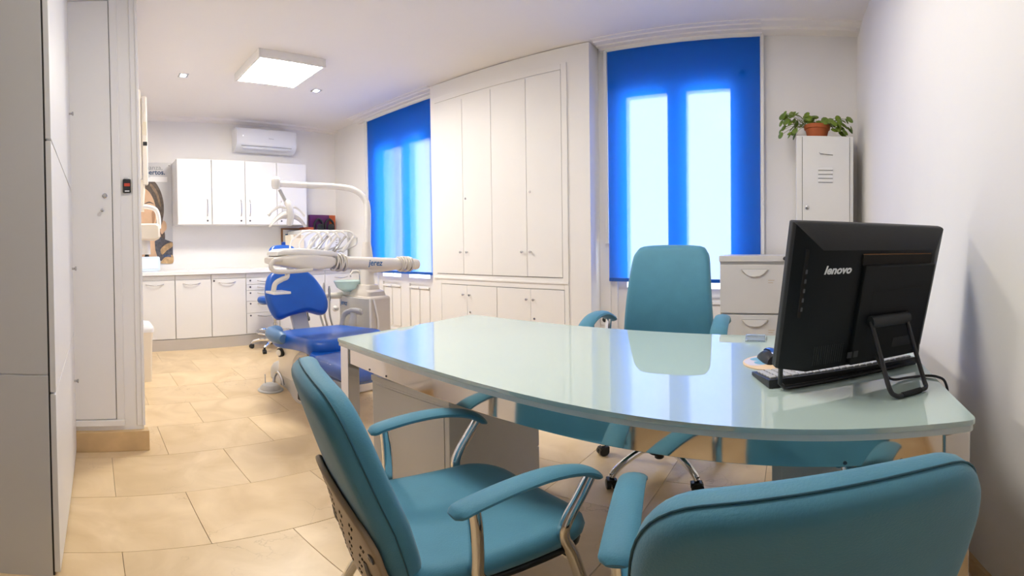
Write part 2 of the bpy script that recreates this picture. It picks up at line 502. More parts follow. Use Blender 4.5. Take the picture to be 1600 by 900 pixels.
window('window_2', *W2, 'tall white window leaves behind the blind at the desk')

# roller blinds
def blind(xa, xb, zb, lab, chain_x, chain_z):
    t = thing('roller_blind', lab, 'blind', ((xa + xb) / 2, YW - .035, zb), 0, 'blue roller blinds')
    w = (xb - xa) / 2; h = 2.765 - zb
    f = B(); n = 12
    rows_ = [[(-w + 2 * w * i / n, .0015 * math.sin(3 * i), z) for i in range(n + 1)] for z in (0, h * .25, h * .5, h * .75, h)]
    R = [[f.verts.new(p) for p in r] for r in rows_]
    for i in range(4):
        for j in range(n): f.faces.new((R[i][j], R[i][j + 1], R[i + 1][j + 1], R[i + 1][j]))
    mk('fabric', f, 'blind', t)
    bxo('hem_bar', (-w, w, -.006, .006, -.002, .026), 'blue', t, .003)
    q = B(); lathe(q, [(.022, -w - .01), (.022, w + .01)], 16, (0, .006, h + .005), 'X'); mk('roller', q, 'metal_white', t)
    for sx in (-1, 1): bxo('guide_channel', (sx * (w + .004), sx * (w + .030), -.012, .022, chain_z * 0 - .02 if False else (.0 if sx > 0 else .3), h), 'metal_white', t, .003)
    q = B(); tube(q, [(w + .026 if chain_x > 0 else -w - .026, -.022, z) for z in (chain_z, (chain_z + h) / 2, h)], .003, 6); mk('pull_chain', q, 'metal_white', t)
    q = B(); lathe(q, [(.004, 0), (.008, .006), (.008, .04), (.003, .048)], 10, (w + .026 if chain_x > 0 else -w - .026, -.022, chain_z - .045)); mk('chain_weight', q, 'metal_white', t)
    return t
blind(-4.545, -3.30, .815, 'blue roller blind beside the dental chair column', -1, .75)
blind(-1.41, -.225, .82, 'blue roller blind behind the teal office chair', 1, .62)

# ================================================================== ceiling lamps and the added fill panel
def ceiling_panel(name, x0, x1, y0, y1, em, lab):
    t = thing(name, lab, 'ceiling light', ((x0 + x1) / 2, (y0 + y1) / 2, HC), 0, 'square ceiling light panels')
    w, d = (x1 - x0) / 2, (y1 - y0) / 2; h = -.085
    f = B()
    for a in ((-w, w, -d, -d + .022), (-w, w, d - .022, d), (-w, -w + .022, -d + .022, d - .022), (w - .022, w, -d + .022, d - .022)): box(f, *a, h, 0, .002, 1)
    mk('frame', f, 'lacquer', t)
    bxo('diffuser', (-w + .022, w - .022, -d + .022, d - .022, h + .004, h + .012), em, t)
    return t
ceiling_panel('ceiling_panel_light', -3.84, -3.235, 1.285, 1.89, 'panel_light', 'lit square panel light with white frame above the treatment end')
ceiling_panel('ceiling_panel_light', -1.0, -.4, .85, 1.45, 'fill_panel_light', 'added square fill light panel with white frame above the desk, out of view')  # unseen panel, added as fill light over the desk end
for (x, y), lab in (((-3.98, .835), 'small square recessed spotlight near the wall end'), ((-4.0, 2.215), 'small square recessed spotlight near the window')):
    t = thing('recessed_spotlight', lab, 'spotlight', (x, y, HC), 0, 'recessed ceiling spotlights')
    q = B(); r0 = rrect(.085, .085, .006); 
    box(q, -.045, .045, -.045, -.030, -.004, 0); box(q, -.045, .045, .030, .045, -.004, 0); box(q, -.045, -.030, -.03, .03, -.004, 0); box(q, .030, .045, -.03, .03, -.004, 0)
    mk('bezel', q, 'steel', t)
    q = B(); lathe(q, [(.0, -.008), (.024, -.008), (.027, -.003), (.027, 0)], 20); mk('lamp', q, 'spot_light', t)
    bxo('reflector', (-.03, .03, -.03, .03, -.002, -.0005), 'steel', t)

# ================================================================== tall cabinet at the near left
def tall_cabinet():
    xa, xb, yf = XS + .005, -1.236, -.118
    t = thing('tall_cabinet', 'tall white storage cabinet with stacked doors against the wall end', 'cabinet', ((xa + xb) / 2, -.45, 0))
    ox, oy = (xa + xb) / 2, -.45
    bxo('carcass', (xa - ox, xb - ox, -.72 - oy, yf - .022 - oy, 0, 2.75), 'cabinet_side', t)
    for z0, z1 in ((.02, .695), (.702, 1.428), (1.435, 2.74)):
        d = bxo('door', (xa + .003 - ox, xb - ox, yf - .016 - oy, yf - oy, z0, z1), 'laminate', t, .0012)
        kz = {.02: .45, .702: 1.03, 1.435: 1.83}[z0]
        q = B(); lathe(q, [(.006, 0), (.006, .012), (.011, .016), (.011, .022), (.0, .024)], 12, (xa + .10 - ox, yf - oy, kz), 'Y'); mk('knob', q, 'steel', d)
    bxo('front_gap', (xa - ox, xb - .004 - ox, yf - .022 - oy, yf - .016 - oy, 0, 2.75), 'gap', t)
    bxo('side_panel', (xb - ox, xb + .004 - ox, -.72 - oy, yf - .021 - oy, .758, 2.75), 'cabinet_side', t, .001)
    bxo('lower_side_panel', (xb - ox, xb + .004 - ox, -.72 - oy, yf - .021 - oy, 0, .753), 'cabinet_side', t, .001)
tall_cabinet()

# cupboard door set into the wall end
def wall_cupboard():
    y0, y1, z0, z1 = -.30, .095, .20, 2.59
    t = struct(thing('door_1', 'narrow white cupboard door with raised frame in the wall end', 'door', (XS, 0, 0)))
    f = B()
    box(f, 0, .016, y1, y1 + .042, z0 - .04, z1 + .05, .004); box(f, 0, .016, y0, y1, z1, z1 + .05, .004); box(f, 0, .020, y0, y1 + .042, z0 - .045, z0 - .008, .004)
    mk('door_frame', f, 'lacquer', t)
    bxo('shadow_gap', (.0, .002, y0, y1, z0 - .008, z1), 'gap', t)
    d = bxo('door_leaf', (.0025, .012, y0 + .002, y1 - .003, z0 - .004, z1 - .003), 'lacquer', t, .002)
    q = B(); lathe(q, [(.013, 0), (.013, .006), (.009, .009), (.0, .009)], 14, (.012, .055, 1.405), 'X'); mk('lock', q, 'steel', d)
    q = B(); lathe(q, [(.004, 0), (.004, .014), (.009, .018), (.009, .026), (.0, .028)], 14, (.012, .04, 1.327), 'X'); mk('knob', q, 'steel', d)
wall_cupboard()
t = thing('wall_thermostat', 'small black wall thermostat with red display', 'thermostat', (XS, .172, 1.42))
bxo('case', (.0005, .016, -.021, .021, 0, .072), 'black_plastic', t, .003)
bxo('display', (.016, .0166, -.015, .015, .034, .050), 'red_digits', t)
bxo('bracket', (.0, .012, -.014, .014, .073, .080), 'steel', t, .001)
bxo('print', (.016, .0164, -.012, .012, .006, .011), 'white_print', t)

# ================================================================== far wall kitchen line
YK0 = YL + .01
bases = [(.46, .868, 'door'), (.872, 1.282, 'door'), (1.286, 1.695, 'doorlock'), (1.699, 2.112, 'drawers'), (2.116, 2.738, 'door'), (2.742, 3.255, 'door')]
base_lab = ['white base cabinet next to the waste bin', 'white base cabinet with one bow handle under the tray end of the worktop', 'white base cabinet with keyhole beside the drawer stack',
            'white drawer stack with bow handles behind the rolling stool', 'wide white base cabinet behind the dental chair backrest', 'white base cabinet in the corner under the white appliance']
def bow_handle(p, c, L, parent, vertical=False, out=(1, 0, 0)):
    pts = []
    for k in range(9):
        s = k / 8 * 2 - 1
        d = .026 * (1 - s * s) ** .6
        pts.append(Vector(c) + Vector(out) * d + (Vector((0, 0, s * L / 2)) if vertical else Vector((0, s * L / 2, -.014 * (1 - s * s)))))
    q = B(); tube(q, pts, .0042, 8); return mk('handle', q, 'steel', parent)
XK = -4.815      # door fronts
for (ya, yb, kind), lab in zip(bases, base_lab):
    t = thing('base_cabinet', lab, 'cabinet', (XK, (ya + yb) / 2, 0), 0, 'white base cabinets under the worktop')
    w = (yb - ya) / 2
    bxo('body', (-.56, -.02, -w, w, .13, .845), 'laminate', t)
    bxo('plinth', (-.56, .0, -w - .002, w + .002, 0.0, .128), 'kick', t)
    bxo('top_rail', (-.02, -.004, -w + .001, w - .001, .805, .845), 'laminate', t, .001)
    if kind.startswith('door'):
        d = bxo('door', (-.019, 0, -w + .0025, w - .0025, .135, .79), 'laminate', t, .001)
        bow_handle(t, (0, -.02, .755), .20, d)
        if kind == 'doorlock':
            q = B(); lathe(q, [(.011, 0), (.011, .004), (.0, .005)], 12, (0, -w + .03, .772), 'X'); mk('lock', q, 'dark_metal', d)
    else:
        zs = [.79, .715, .645, .52, .38, .135]
        for z1, z0 in zip(zs[:-1], zs[1:]):
            d = bxo('drawer_front', (-.019, 0, -w + .0015, w - .0015, z0 + .0025, z1 - .0025), 'laminate', t, .001)
            bow_handle(t, (0, .03, z1 - .032), .20, d)
            q = B(); lathe(q, [(.010, 0), (.010, .004), (.0, .005)], 12, (0, -w + .05, z1 - .03), 'X'); mk('lock', q, 'dark_metal', d)
tag(bxo('worktop', (XF + .001, -4.79, YL + .012, YW - .004, .85, .89), 'worktop', None, .004), 'long white glossy worktop over the base cabinets', 'worktop')
uppers = [(.958, 1.372), (1.375, 1.790), (1.793, 2.208), (2.211, 2.625)]
up_lab = ['white wall cabinet beside the poster', 'second white wall cabinet from the poster, handle at its right', 'white wall cabinet whose handle pairs with its neighbour', 'end wall cabinet nearest the corner behind the lamp']
for i, ((ya, yb), lab) in enumerate(zip(uppers, up_lab)):
    t = thing('wall_cabinet', lab, 'cabinet', (-5.05, (ya + yb) / 2, 1.425), 0, 'white wall cabinets')
    w = (yb - ya) / 2
    bxo('body', (-.348, -.02, -w + .0005, w - .0005, 0, .785), 'laminate', t, .001)
    d = bxo('door', (-.018, 0, -w + .0028, w - .0028, .002, .783), 'laminate', t, .001)
    hy = (w - .055) if i in (0, 1) else (-w + .055)
    bow_handle(t, (0, hy, .20), .20, d, True)
    q = B(); lathe(q, [(.011, 0), (.011, .004), (.0, .005)], 12, (0, hy, .045), 'X'); mk('lock', q, 'dark_metal', d)

# air conditioner
t = thing('air_conditioner', 'white split air conditioner high on the far wall', 'air conditioner', (XF, 2.155, 2.385))
prof = [(0, .02), (.05, 0), (.13, .012), (.185, .06), (.205, .11), (.205, .275), (.19, .298), (.16, .305), (0, .305)]
q = B(); prism(q, prof, -.395, .395, 'Y'); mk('body', q, 'ac_white', t)
for s in (-1, 1):
    q = B(); prism(q, [(a * 1.02, c) for a, c in prof], s * .395, s * .410, 'Y'); mk('end_cap', q, 'ac_white', t)
q = B(); box(q, -.002, .002, -.33, .33, -.024, .024); m_ = Matrix.Rotation(math.radians(-42), 4, 'Y'); m_.translation = (.176, 0, .045); q.transform(m_); mk('louvre', q, 'ac_white', t)
bxo('outlet_slot', (.10, .196, -.345, .345, .060, .066), 'grey_line', t)
text('brand_mark', 'Hisense', .022, frame_m((.2055, .02, .165), (0, 1, 0), (0, 0, 1)), 'grey_line', t)
q = B(); lathe(q, [(.006, 0), (.005, .003), (.0, .004)], 12, (.205, -.325, .19), 'X'); mk('indicator', q, 'ac_led', t)

# poster with a portrait
def poster():
    y0, y1, z0, z1 = .42, .955, .965, 2.225
    t = thing('poster', 'tall poster with a dark-haired woman smiling, behind the x-ray arm', 'poster', (XF + .004, 0, 0))
    bxo('board', (0, .006, y0, y1, z0, z1), 'poster_paper', t)
    def flat(name, pts, m, k):
        q = B(); prism(q, pts, .006 + .0004 * k, .0064 + .0004 * k, 'X'); mk(name, q, m, t, smooth=False)
    sm = lambda pts: [(p.x, p.y) for p in cat([(a, b_, 0) for a, b_ in pts], 5, True)]
    flat('printed_hair', sm([(.60, 1.98), (.72, 2.0), (.80, 1.90), (.845, 1.75), (.85, 1.60), (.83, 1.46), (.86, 1.32), (.84, 1.22), (.78, 1.36), (.74, 1.50), (.72, 1.70), (.66, 1.86), (.56, 1.92)]), 'poster_hair', 1)
    flat('printed_face', sm([(.44, 1.86), (.56, 1.92), (.66, 1.87), (.725, 1.76), (.755, 1.62), (.75, 1.48), (.70, 1.36), (.62, 1.24), (.52, 1.19), (.44, 1.2)]), 'poster_skin', 2)
    flat('printed_ear', sm([(.84, 1.50), (.875, 1.47), (.88, 1.40), (.85, 1.36), (.82, 1.33), (.80, 1.38), (.82, 1.45)]), 'poster_skin', 3)
    flat('printed_neck', sm([(.55, 1.22), (.70, 1.36), (.80, 1.34), (.80, 1.22), (.76, 1.10), (.72, .99), (.50, .99), (.50, 1.15)]), 'poster_skin', 2)
    flat('printed_coat', [(.73, 1.24), (.78, 1.31), (.85, 1.27), (.953, 1.23), (.953, 1.00), (.88, 1.02), (.80, 1.00), (.76, 1.05), (.735, 1.14)], 'poster_coat', 4)
    flat('printed_hand', sm([(.80, 1.14), (.86, 1.20), (.94, 1.23), (.95, 1.18), (.88, 1.13), (.82, 1.08)]), 'poster_gold', 5)
    flat('printed_sleeve', sm([(.80, .98), (.86, 1.05), (.95, 1.07), (.953, .975), (.86, .968)]), 'poster_gold', 5)
    flat('printed_hair_strand', sm([(.70, 1.96), (.77, 1.86), (.815, 1.70), (.80, 1.68), (.755, 1.82), (.69, 1.93)]), 'poster_hair_light', 6)
    flat('printed_brow', sm([(.60, 1.70), (.67, 1.735), (.735, 1.70), (.67, 1.718)]), 'poster_hair', 6)
    flat('printed_eye', sm([(.625, 1.655), (.67, 1.672), (.72, 1.645), (.67, 1.648)]), 'poster_hair', 6)
    flat('printed_lips', sm([(.50, 1.44), (.58, 1.42), (.66, 1.46), (.60, 1.395), (.52, 1.40)]), 'poster_lip', 6)
    flat('printed_teeth', sm([(.52, 1.435), (.58, 1.418), (.635, 1.445), (.58, 1.408)]), 'poster_white', 7)
    flat('printed_cheek_shade', sm([(.70, 1.60), (.742, 1.62), (.735, 1.50), (.69, 1.38), (.66, 1.35), (.70, 1.46)]), 'poster_shade', 5)
    flat('printed_banner', [(.60, 1.985), (.90, 1.98), (.90, 2.045), (.70, 2.05), (.64, 2.02)], 'poster_white', 6)
    text('printed_line', 'confianza,', .085, frame_m((.845, 0, 2.135)[0:0] or (.0075, .845, 2.135), (0, 1, 0), (0, 0, 1)), 'print_grey', t, align='RIGHT')
    text('printed_line', 'expertos.', .085, frame_m((.0075, .875, 2.075), (0, 1, 0), (0, 0, 1)), 'print_dark', t, bold=.002, align='RIGHT')
    text('printed_line', 'asisa', .05, frame_m((.0085, .93, 1.05), (0, 1, 0), (0, 0, 1)), 'print_dark', t, bold=.002, align='RIGHT')
    q = B(); lathe(q, [(.007, 0), (.007, .002), (0, .003)], 10, (.006, .925, 2.19), 'X'); mk('pin', q, 'dark_metal', t)
poster()

# wall x-ray unit hanging beside the wall end
def xray():
    t = thing('dental_xray_unit', 'cream wall-mounted dental x-ray arm and head beside the wall end', 'x-ray unit', (-3.6, YL, 1.2))
    yo = -YL
    bxo('wall_plate', (-.09, .09, .0, .075, .55, 1.33), 'xray_cream', t, .01)
    q = B(); box(q, -.035, .035, .05, .155, .50, 1.30, .02); mk('upper_arm', q, 'xray_pale', t)
    bxo('arm_cap', (-.04, .04, .05, .135, 1.28, 1.325), 'xray_cream', t, .008)
    q = B(); box(q, -.03, .03, .160, .205, .46, 1.235, .014); mk('lower_arm', q, 'xray_pale', t)
    bxo('arm_window', (-.02, .0305, .168, .198, .88, 1.00), 'cream_tray', t, .002)
    bxo('dark_clip', (-.02, .033, .165, .200, .79, .825), 'charcoal', t, .004)
    q = B(); tube(q, [(0, .16, .50), (0, .155, .40), (0, .15, .33), (0, .15, .24)], [.02, .022, .02, .018], 12); mk('swivel', q, 'xray_cream', t)
    y = lambda v: v + yo
    q = B(); tube(q, cat([(0, .06, .25), (0, .12, .28), (0, .20, .28), (0, .262, .255), (0, .285, .19), (0, .286, .10)], 5), .019, 12); mk('yoke', q, 'dental_white', t)
    h = B(); o = rrect(.20, .135, .035, 5)
    loft(h, [[Vector((xx, a + .18, c + .07)) for a, c in rrect(.20 * s, .135 * s, .03 * s, 5)] for xx, s in ((-.14, .75), (-.12, .95), (0, 1), (.12, .97), (.135, .8))])
    mk('head', h, 'xray_cream', t)
    q = B(); lathe(q, [(.055, 0), (.05, .12), (.045, .125)], 20, (0, .16, .01 - .12)); mk('cone', q, 'dental_white', t)
xray()

# things standing on the worktop
t = thing('plastic_tray', 'pale blue plastic tray leaning on the worktop below the poster', 'tray', (-5.12, .60, .8905))
q = B(); prism(q, rrect(.30, .165, .02, 4, 0, .085), -.02, .02, 'X'); m_ = Matrix.Rotation(math.radians(-8), 4, 'Y'); q.transform(m_); mk('rim', q, 'tray_blue', t)
q = B(); prism(q, rrect(.25, .115, .012, 4, 0, .085), .0195, .0225, 'X'); q.transform(m_); mk('well', q, 'poster_white', t)
bxo('foot', (-.06, .05, -.11, .11, 0, .012), 'tray_blue', t, .004)
t = thing('pump_bottle', 'slim dark pump bottle with metal neck behind the plastic tray', 'bottle', (-5.26, .615, .8905))
q = B(); lathe(q, [(.0, 0), (.028, 0), (.030, .01), (.030, .17), (.02, .20), (.012, .21)], 16); mk('bottle_body', q, 'charcoal', t)
q = B(); lathe(q, [(.016, .21), (.016, .235), (.008, .24), (.008, .30)], 14); tube(q, [(0, 0, .30), (.03, .01, .305), (.05, .015, .29)], .008, 8); mk('pump', q, 'steel', t)

t = thing('sterilizer', 'white boxy sterilizer with vent slots on the worktop corner', 'appliance', (-5.08, 2.82, .8905))
bxo('case', (-.28, .14, -.33, .345, .012, .465), 'ac_white', t, .01)
for a in (-.25, .10):
    for c in (-.28, .28): bxo('foot', (a, a + .03, c, c + .03, 0, .013), 'charcoal', t)
for g in range(2):
    for r in range(3):
        for c in range(2): bxo('vent_slot', (.139, .1408, .16 + c * .045, .19 + c * .045, .12 + g * .15 + r * .028, .130 + g * .15 + r * .028), 'grey_line', t)
bxo('display', (.139, .142, -.19, -.145, .25, .37), 'dental_grey', t, .001)
bxo('door_line', (.139, .1408, -.055, -.052, .03, .45), 'grey_line', t)
t = thing('cardboard_box', 'open cream cardboard box beside the sterilizer', 'box', (-4.93, 2.40, .8905))
bxo('box_body', (-.10, .06, -.10, .085, 0, .40), 'cream_tray', t, .003)
bxo('flap', (-.02, .062, -.06, .04, .36, .405), 'cardboard', t, .003)
t = thing('framed_certificate', 'certificate in a thin brown wooden frame on the far wall', 'picture frame', (XF, 2.58, 1.06))
f = B(); 
for a in ((-.17, -.15, 0, .34), (.15, .17, 0, .34), (-.15, .15, 0, .02), (-.15, .15, .32, .34)): box(f, .001, .02, a[0], a[1], a[2], a[3])
mk('frame', f, 'wood_frame', t, smooth=False)
bxo('sheet', (.002, .010, -.15, .15, .02, .32), 'paper', t)
bxo('printed_heading', (.010, .0106, -.11, .0, .245, .262), 'logo_blue', t)
t = thing('purple_box', 'purple and orange display box with two round black headbands on top of the sterilizer', 'box', (-5.30, 3.00, 1.3555))
bxo('front_panel', (-.06, .0, -.20, .10, 0, .225), 'purple', t, .003)
bxo('orange_panel', (-.06, .0, .10, .20, 0, .225), 'orange', t, .003)
bxo('side_shelf', (-.05, .10, -.34, -.20, 0, .05), 'orange', t, .004)
for c in (-.085, .085):
    q = B(); tube(q, cat([(.03, c - .065, .02), (.03, c - .06, .11), (.03, c, .165), (.03, c + .06, .11), (.03, c + .065, .02)], 5), .016, 8); mk('headband', q, 'black_plastic', t)
    q = B(); lathe(q, [(.045, 0), (.05, .01), (.05, .03), (.03, .04), (0, .04)], 16, (.05, c, .05), 'X'); mk('cup', q, 'charcoal', t)

# waste bin
t = thing('waste_bin', 'slim cream waste bin with white lid against the wall end', 'bin', (-3.75, .375, 0))
q = B(); loft(q, [[Vector((a, c, z)) for a, c in rrect(w, d, .02, 4)] for w, d, z in ((.19, .15, 0), (.21, .165, .30), (.225, .18, .44))]); mk('bucket', q, 'xray_cream', t)
q = B(); loft(q, [[Vector((a, c, z)) for a, c in rrect(w, d, .03, 4)] for w, d, z in ((.235, .195, .438), (.24, .20, .46), (.235, .195, .48), (.20, .16, .505), (.10, .08, .518))]); mk('lid', q, 'poster_white', t)

# ================================================================== stools
def castor(parent, x, y, rz, r=.026, w=.042, m='black_plastic', mm='chrome'):
    c = B(); d = Vector((math.cos(rz), math.sin(rz), 0)); s = Vector((-d.y, d.x, 0)); o = Vector((x, y, r))
    for k in (-1, 1):
        lathe_dir(c, [(r * .7, 0), (r, .002), (r, w * .42), (r * .8, w * .46)], o + s * (k * .002), s * k, 16)
    co = mk('castor', c, m, parent)
    f = B(); obox(f, o + Vector((0, 0, r * .55)) - d * .004, d, s, Vector((0, 0, 1)), r * .95, w * .42, r * .45, .004)
    tube(f, [o + Vector((0, 0, r)), o + Vector((0, 0, r * 2.1))], .008, 8)
    mk('castor_fork', f, m, co)
    return co
def stool(x, y, lab, seat_z=.60, ring=True):
    t = thing('rolling_stool', lab, 'stool', (x, y, 0), .4, 'blue dental stools')
    q = B(); pad(q, [(math.cos(2 * PI * k / 28) * .20, math.sin(2 * PI * k / 28) * .19) for k in range(28)], .075, .035, lambda u, v, w: (u, v, seat_z - .04 + w - .15 * u * u)); mk('seat', q, 'blue', t)
    q = B(); lathe(q, [(.025, .10), (.025, .30), (.018, .30), (.018, seat_z - .09), (.06, seat_z - .08), (.06, seat_z - .075)], 16); mk('gas_lift', q, 'steel', t)
    q = B(); lathe(q, [(.03, .07), (.045, .075), (.045, .12), (.03, .13)], 16); mk('hub', q, 'chrome', t)
    for k in range(5):
        a = 2 * PI * k / 5; d = Vector((math.cos(a), math.sin(a), 0))
        q = B(); tube(q, cat([d * .03 + V(0, 0, .10), d * .15 + V(0, 0, .105), d * .24 + V(0, 0, .085), d * .27 + V(0, 0, .06)], 4), [.018] * 9 + [.016] * 4, 10); mk('leg', q, 'chrome', t)
        castor(t, d.x * .27, d.y * .27, a + .7, .024, .04, 'charcoal')
    if ring:
        q = B(); tube(q, [(math.cos(2 * PI * k / 32) * .215, math.sin(2 * PI * k / 32) * .215, .20) for k in range(32)], .011, 8, True)
        for k in range(3):
            a = 2 * PI * k / 3; tube(q, [(math.cos(a) * .02, math.sin(a) * .02, .19), (math.cos(a) * .21, math.sin(a) * .21, .20)], .007, 6)
        mk('foot_ring', q, 'chrome', t)
    q = B(); tube(q, [(.03, -.03, seat_z - .10), (.12, -.12, seat_z - .12), (.15, -.15, seat_z - .15)], .006, 8); lathe_dir(q, [(.006, 0), (.016, .02), (.016, .05), (.0, .06)], (.145, -.145, seat_z - .14), (.3, -.3, -.7), 10); mk('lever', q, 'black_plastic', t)
    return t
stool(-4.50, 1.92, 'blue rolling stool with chrome foot ring beside the drawer stack')
stool(-4.02, 2.06, 'blue rolling stool behind the dental chair backrest', .60, False)

# ================================================================== dental chair
def smooth_outline(pts, k=5): return [(p.x, p.y) for p in cat([(a, b_, 0) for a, b_ in pts], k, True)]
def dental_chair():
    O = Vector((-2.95, 1.53, 0))
    t = thing('dental_chair', 'blue reclining dental chair on a cream pedestal base', 'dental chair', O)
    def L(x, y, z): return Vector((x, y, z)) - O
    # base plate
    q = B(); out = smooth_outline([(-3.52, 1.47), (-3.42, 1.42), (-3.10, 1.41), (-2.86, 1.35), (-2.72, 1.34), (-2.60, 1.42), (-2.60, 1.62), (-2.72, 1.74), (-3.1, 1.76), (-3.45, 1.72), (-3.53, 1.60)])
    cx = -3.05; cy = 1.53
    loft(q, [[L(cx + (a - cx) * s, cy + (c - cy) * s, z + dz * (a + 3.05)) for a, c in out] for s, z, dz in ((1, 0, 0), (1, .07, 0), (.985, .09, .0), (.9, .125, -.02), (.74, .15, -.04))])
    mk('base_plate', q, 'dental_grey', t)
    bxo('pedal_socket', tuple(v - o for v, o in zip((-2.77, -2.62, 1.332, 1.342, .02, .12), (O.x, O.x, O.y, O.y, 0, 0))), 'dental_white', t, .004)
    bxo('socket_joystick', tuple(v - o for v, o in zip((-2.73, -2.68, 1.318, 1.336, .04, .10), (O.x, O.x, O.y, O.y, 0, 0))), 'charcoal', t, .006)
    # column cover
    q = B(); sec = []
    for z, xa, xb, ya, yb in ((.11, -3.28, -2.72, 1.385, 1.68), (.20, -3.24, -2.70, 1.375, 1.69), (.30, -3.20, -2.62, 1.35, 1.72), (.38, -3.16, -2.50, 1.33, 1.75), (.46, -3.12, -2.40, 1.32, 1.76)):
        sec.append([L(a, c, z) for a, c in rrect(xb - xa, yb - ya, .09, 5, (xa + xb) / 2, (ya + yb) / 2)])
    loft(q, sec); mk('column_cover', q, 'dental_cream', t)
    q = B(); tube(q, cat([L(-2.66, 1.335, .135), L(-2.80, 1.335, .24), L(-2.72, 1.33, .36), L(-2.50, 1.30, .43)], 6), .022, 8); mk('cover_seam', q, 'dental_tan', t)
    q = B(); lathe_dir(q, [(.035, 0), (.035, .02), (.02, .022), (.02, .028), (.0, .03)], L(-3.02, 1.335, .33), (0.3, -1, 0), 18); mk('knob', q, 'black_plastic', t)
    q = B(); lathe_dir(q, [(.024, 0), (.024, .006), (.014, .006), (.0, .008)], L(-3.013, 1.310, .33), (0.3, -1, 0), 18); mk('knob_cap', q, 'dental_white', t)
    q = B(); tube(q, cat([L(-2.44, 1.30, .42), L(-2.42, 1.28, .32), L(-2.46, 1.29, .18), L(-2.52, 1.33, .05)], 6), .014, 8); mk('hose', q, 'dental_cream', t)
    # under-frame box in front of the column
    q = B(); box(q, *[v for v in (-2.52 - O.x, -2.14 - O.x, 1.36 - O.y, 1.68 - O.y, .30, .43)], .02); mk('seat_frame', q, 'dental_cream', t)
    # seat pad, in plan, curved up at the sides
    so = smooth_outline([(-2.98, 1.27), (-2.84, 1.19), (-2.62, 1.22), (-2.40, 1.20), (-2.24, 1.19), (-2.22, 1.45), (-2.30, 1.74), (-2.60, 1.80), (-2.92, 1.82), (-3.02, 1.70), (-3.04, 1.45)])
    q = B(); pad(q, so, .10, .045, lambda u, v, w: L(u, v, .485 + w + .10 * max(0, abs(v - 1.5) - .15) ** 1.3 + .035 * math.sin((u + 2.6) * 3)), .005); mk('seat', q, 'blue', t)
    q = B(); tube(q, cat([L(-2.98, 1.30, .505), L(-2.92, 1.215, .508), L(-2.80, 1.19, .508), L(-2.68, 1.20, .508)], 5), [.038, .045] + [.047] * 12 + [.044, .03], 12); mk('side_bolster', q, 'blue_grey', t)
    # leg rest sloping down to the foot end
    lo = smooth_outline([(-2.26, 1.17), (-2.10, 1.20), (-2.0, 1.24), (-1.965, 1.30), (-1.965, 1.45), (-2.0, 1.53), (-2.15, 1.66), (-2.30, 1.73), (-2.33, 1.5)])
    q = B(); pad(q, lo, .075, .034, lambda u, v, w: L(u, v, .475 + w - (u + 2.28) * .24 )); mk('leg_rest', q, 'blue', t)
    co = [(-2.20, 1.165), (-1.975, 1.235), (-1.945, 1.30), (-1.945, 1.46), (-1.99, 1.55), (-2.17, 1.70)]
    q = B(); pad(q, smooth_outline(co, 3), .085, .04, lambda u, v, w: L(u, v, .476 + w - (u + 2.28) * .24)); mk('clear_foot_cover', q, 'clear_plastic', t)
    # backrest: a broad kidney shape leaning back
    bo = smooth_outline([(-.20, .0), (-.255, .13), (-.245, .26), (-.19, .37), (-.10, .405), (.10, .405), (.185, .35), (.25, .20), (.255, .08), (.20, .005), (.08, .045), (-.06, .03)], 5)
    def mb(u, v, w):
        lean = .50; cup = .35 * u * u
        x = -3.06 - v * math.sin(lean) + (w + cup) * math.cos(lean); z = .575 + v * math.cos(lean) + (w + cup) * math.sin(lean)
        return L(x, 1.515 + u, z)
    q = B(); pad(q, bo, .085, .04, mb, .0); mk('backrest', q, 'blue', t)
    q = B(); obox(q, L(-3.07, 1.52, .53), Vector((0, 1, 0)), Vector((-.48, 0, .88)), Vector((.88, 0, .48)), .068, .13, .02, .012); mk('backrest_bracket', q, 'dental_grey', t)
    # headrest on a stem
    q = B(); pad(q, smooth_outline([(-.12, 0), (-.13, .08), (-.08, .14), (.08, .14), (.13, .08), (.12, 0), (0, -.02)]), .07, .03, lambda u, v, w: L(-3.52 - v * .5 + w * .8, 1.60 + u, 1.035 + v * .72 + w * .5)); mk('headrest', q, 'blue', t)
    q = B(); obox(q, L(-3.43, 1.60, .98), Vector((0, 1, 0)), Vector((-.55, 0, .83)), Vector((.83, 0, .55)), .03, .12, .010, .004); mk('headrest_stem', q, 'steel', t)
    q = B(); lathe(q, [(.018, 0), (.018, .05), (0, .055)], 12, L(-3.61, 1.635, 1.125)); mk('headrest_knob', q, 'blue', t)
    # armrest, light grey
    q = B(); tube(q, cat([L(-2.98, 1.84, .46), L(-2.98, 1.85, .54), L(-2.96, 1.87, .597), L(-2.91, 1.92, .61), L(-2.85, 1.95, .605)], 5), [.022] * 8 + [.026] * 5 + [.034] * 7 + [.02], 12, flat=.6); mk('armrest', q, 'dental_grey', t)
    q = B(); tube(q, [L(-2.92, 1.90, .48), L(-2.91, 1.91, .60)], [.034, .026], 12); mk('armrest_post', q, 'dental_grey', t)
dental_chair()

t = thing('foot_pedal', 'round grey foot pedal on the tiles by the dental chair base', 'pedal', (-3.13, 1.285, 0))
q = B(); lathe(q, [(0, 0), (.098, 0), (.10, .006), (.094, .012), (.082, .014), (.079, .03), (.06, .05), (.02, .058), (0, .058)], 28); mk('pedal_disc', q, 'dental_grey', t)
q = B(); tube(q, cat([(-.03, .04, .04), (-.055, .06, .10), (-.02, .075, .135), (.03, .08, .10), (.05, .085, .045)], 5), .013, 8); mk('carry_loop', q, 'steel', t)
q = B(); tube(q, [(-.03, -.03, .05), (-.06, -.02, .12)], .004, 6); mk('switch', q, 'steel', t)

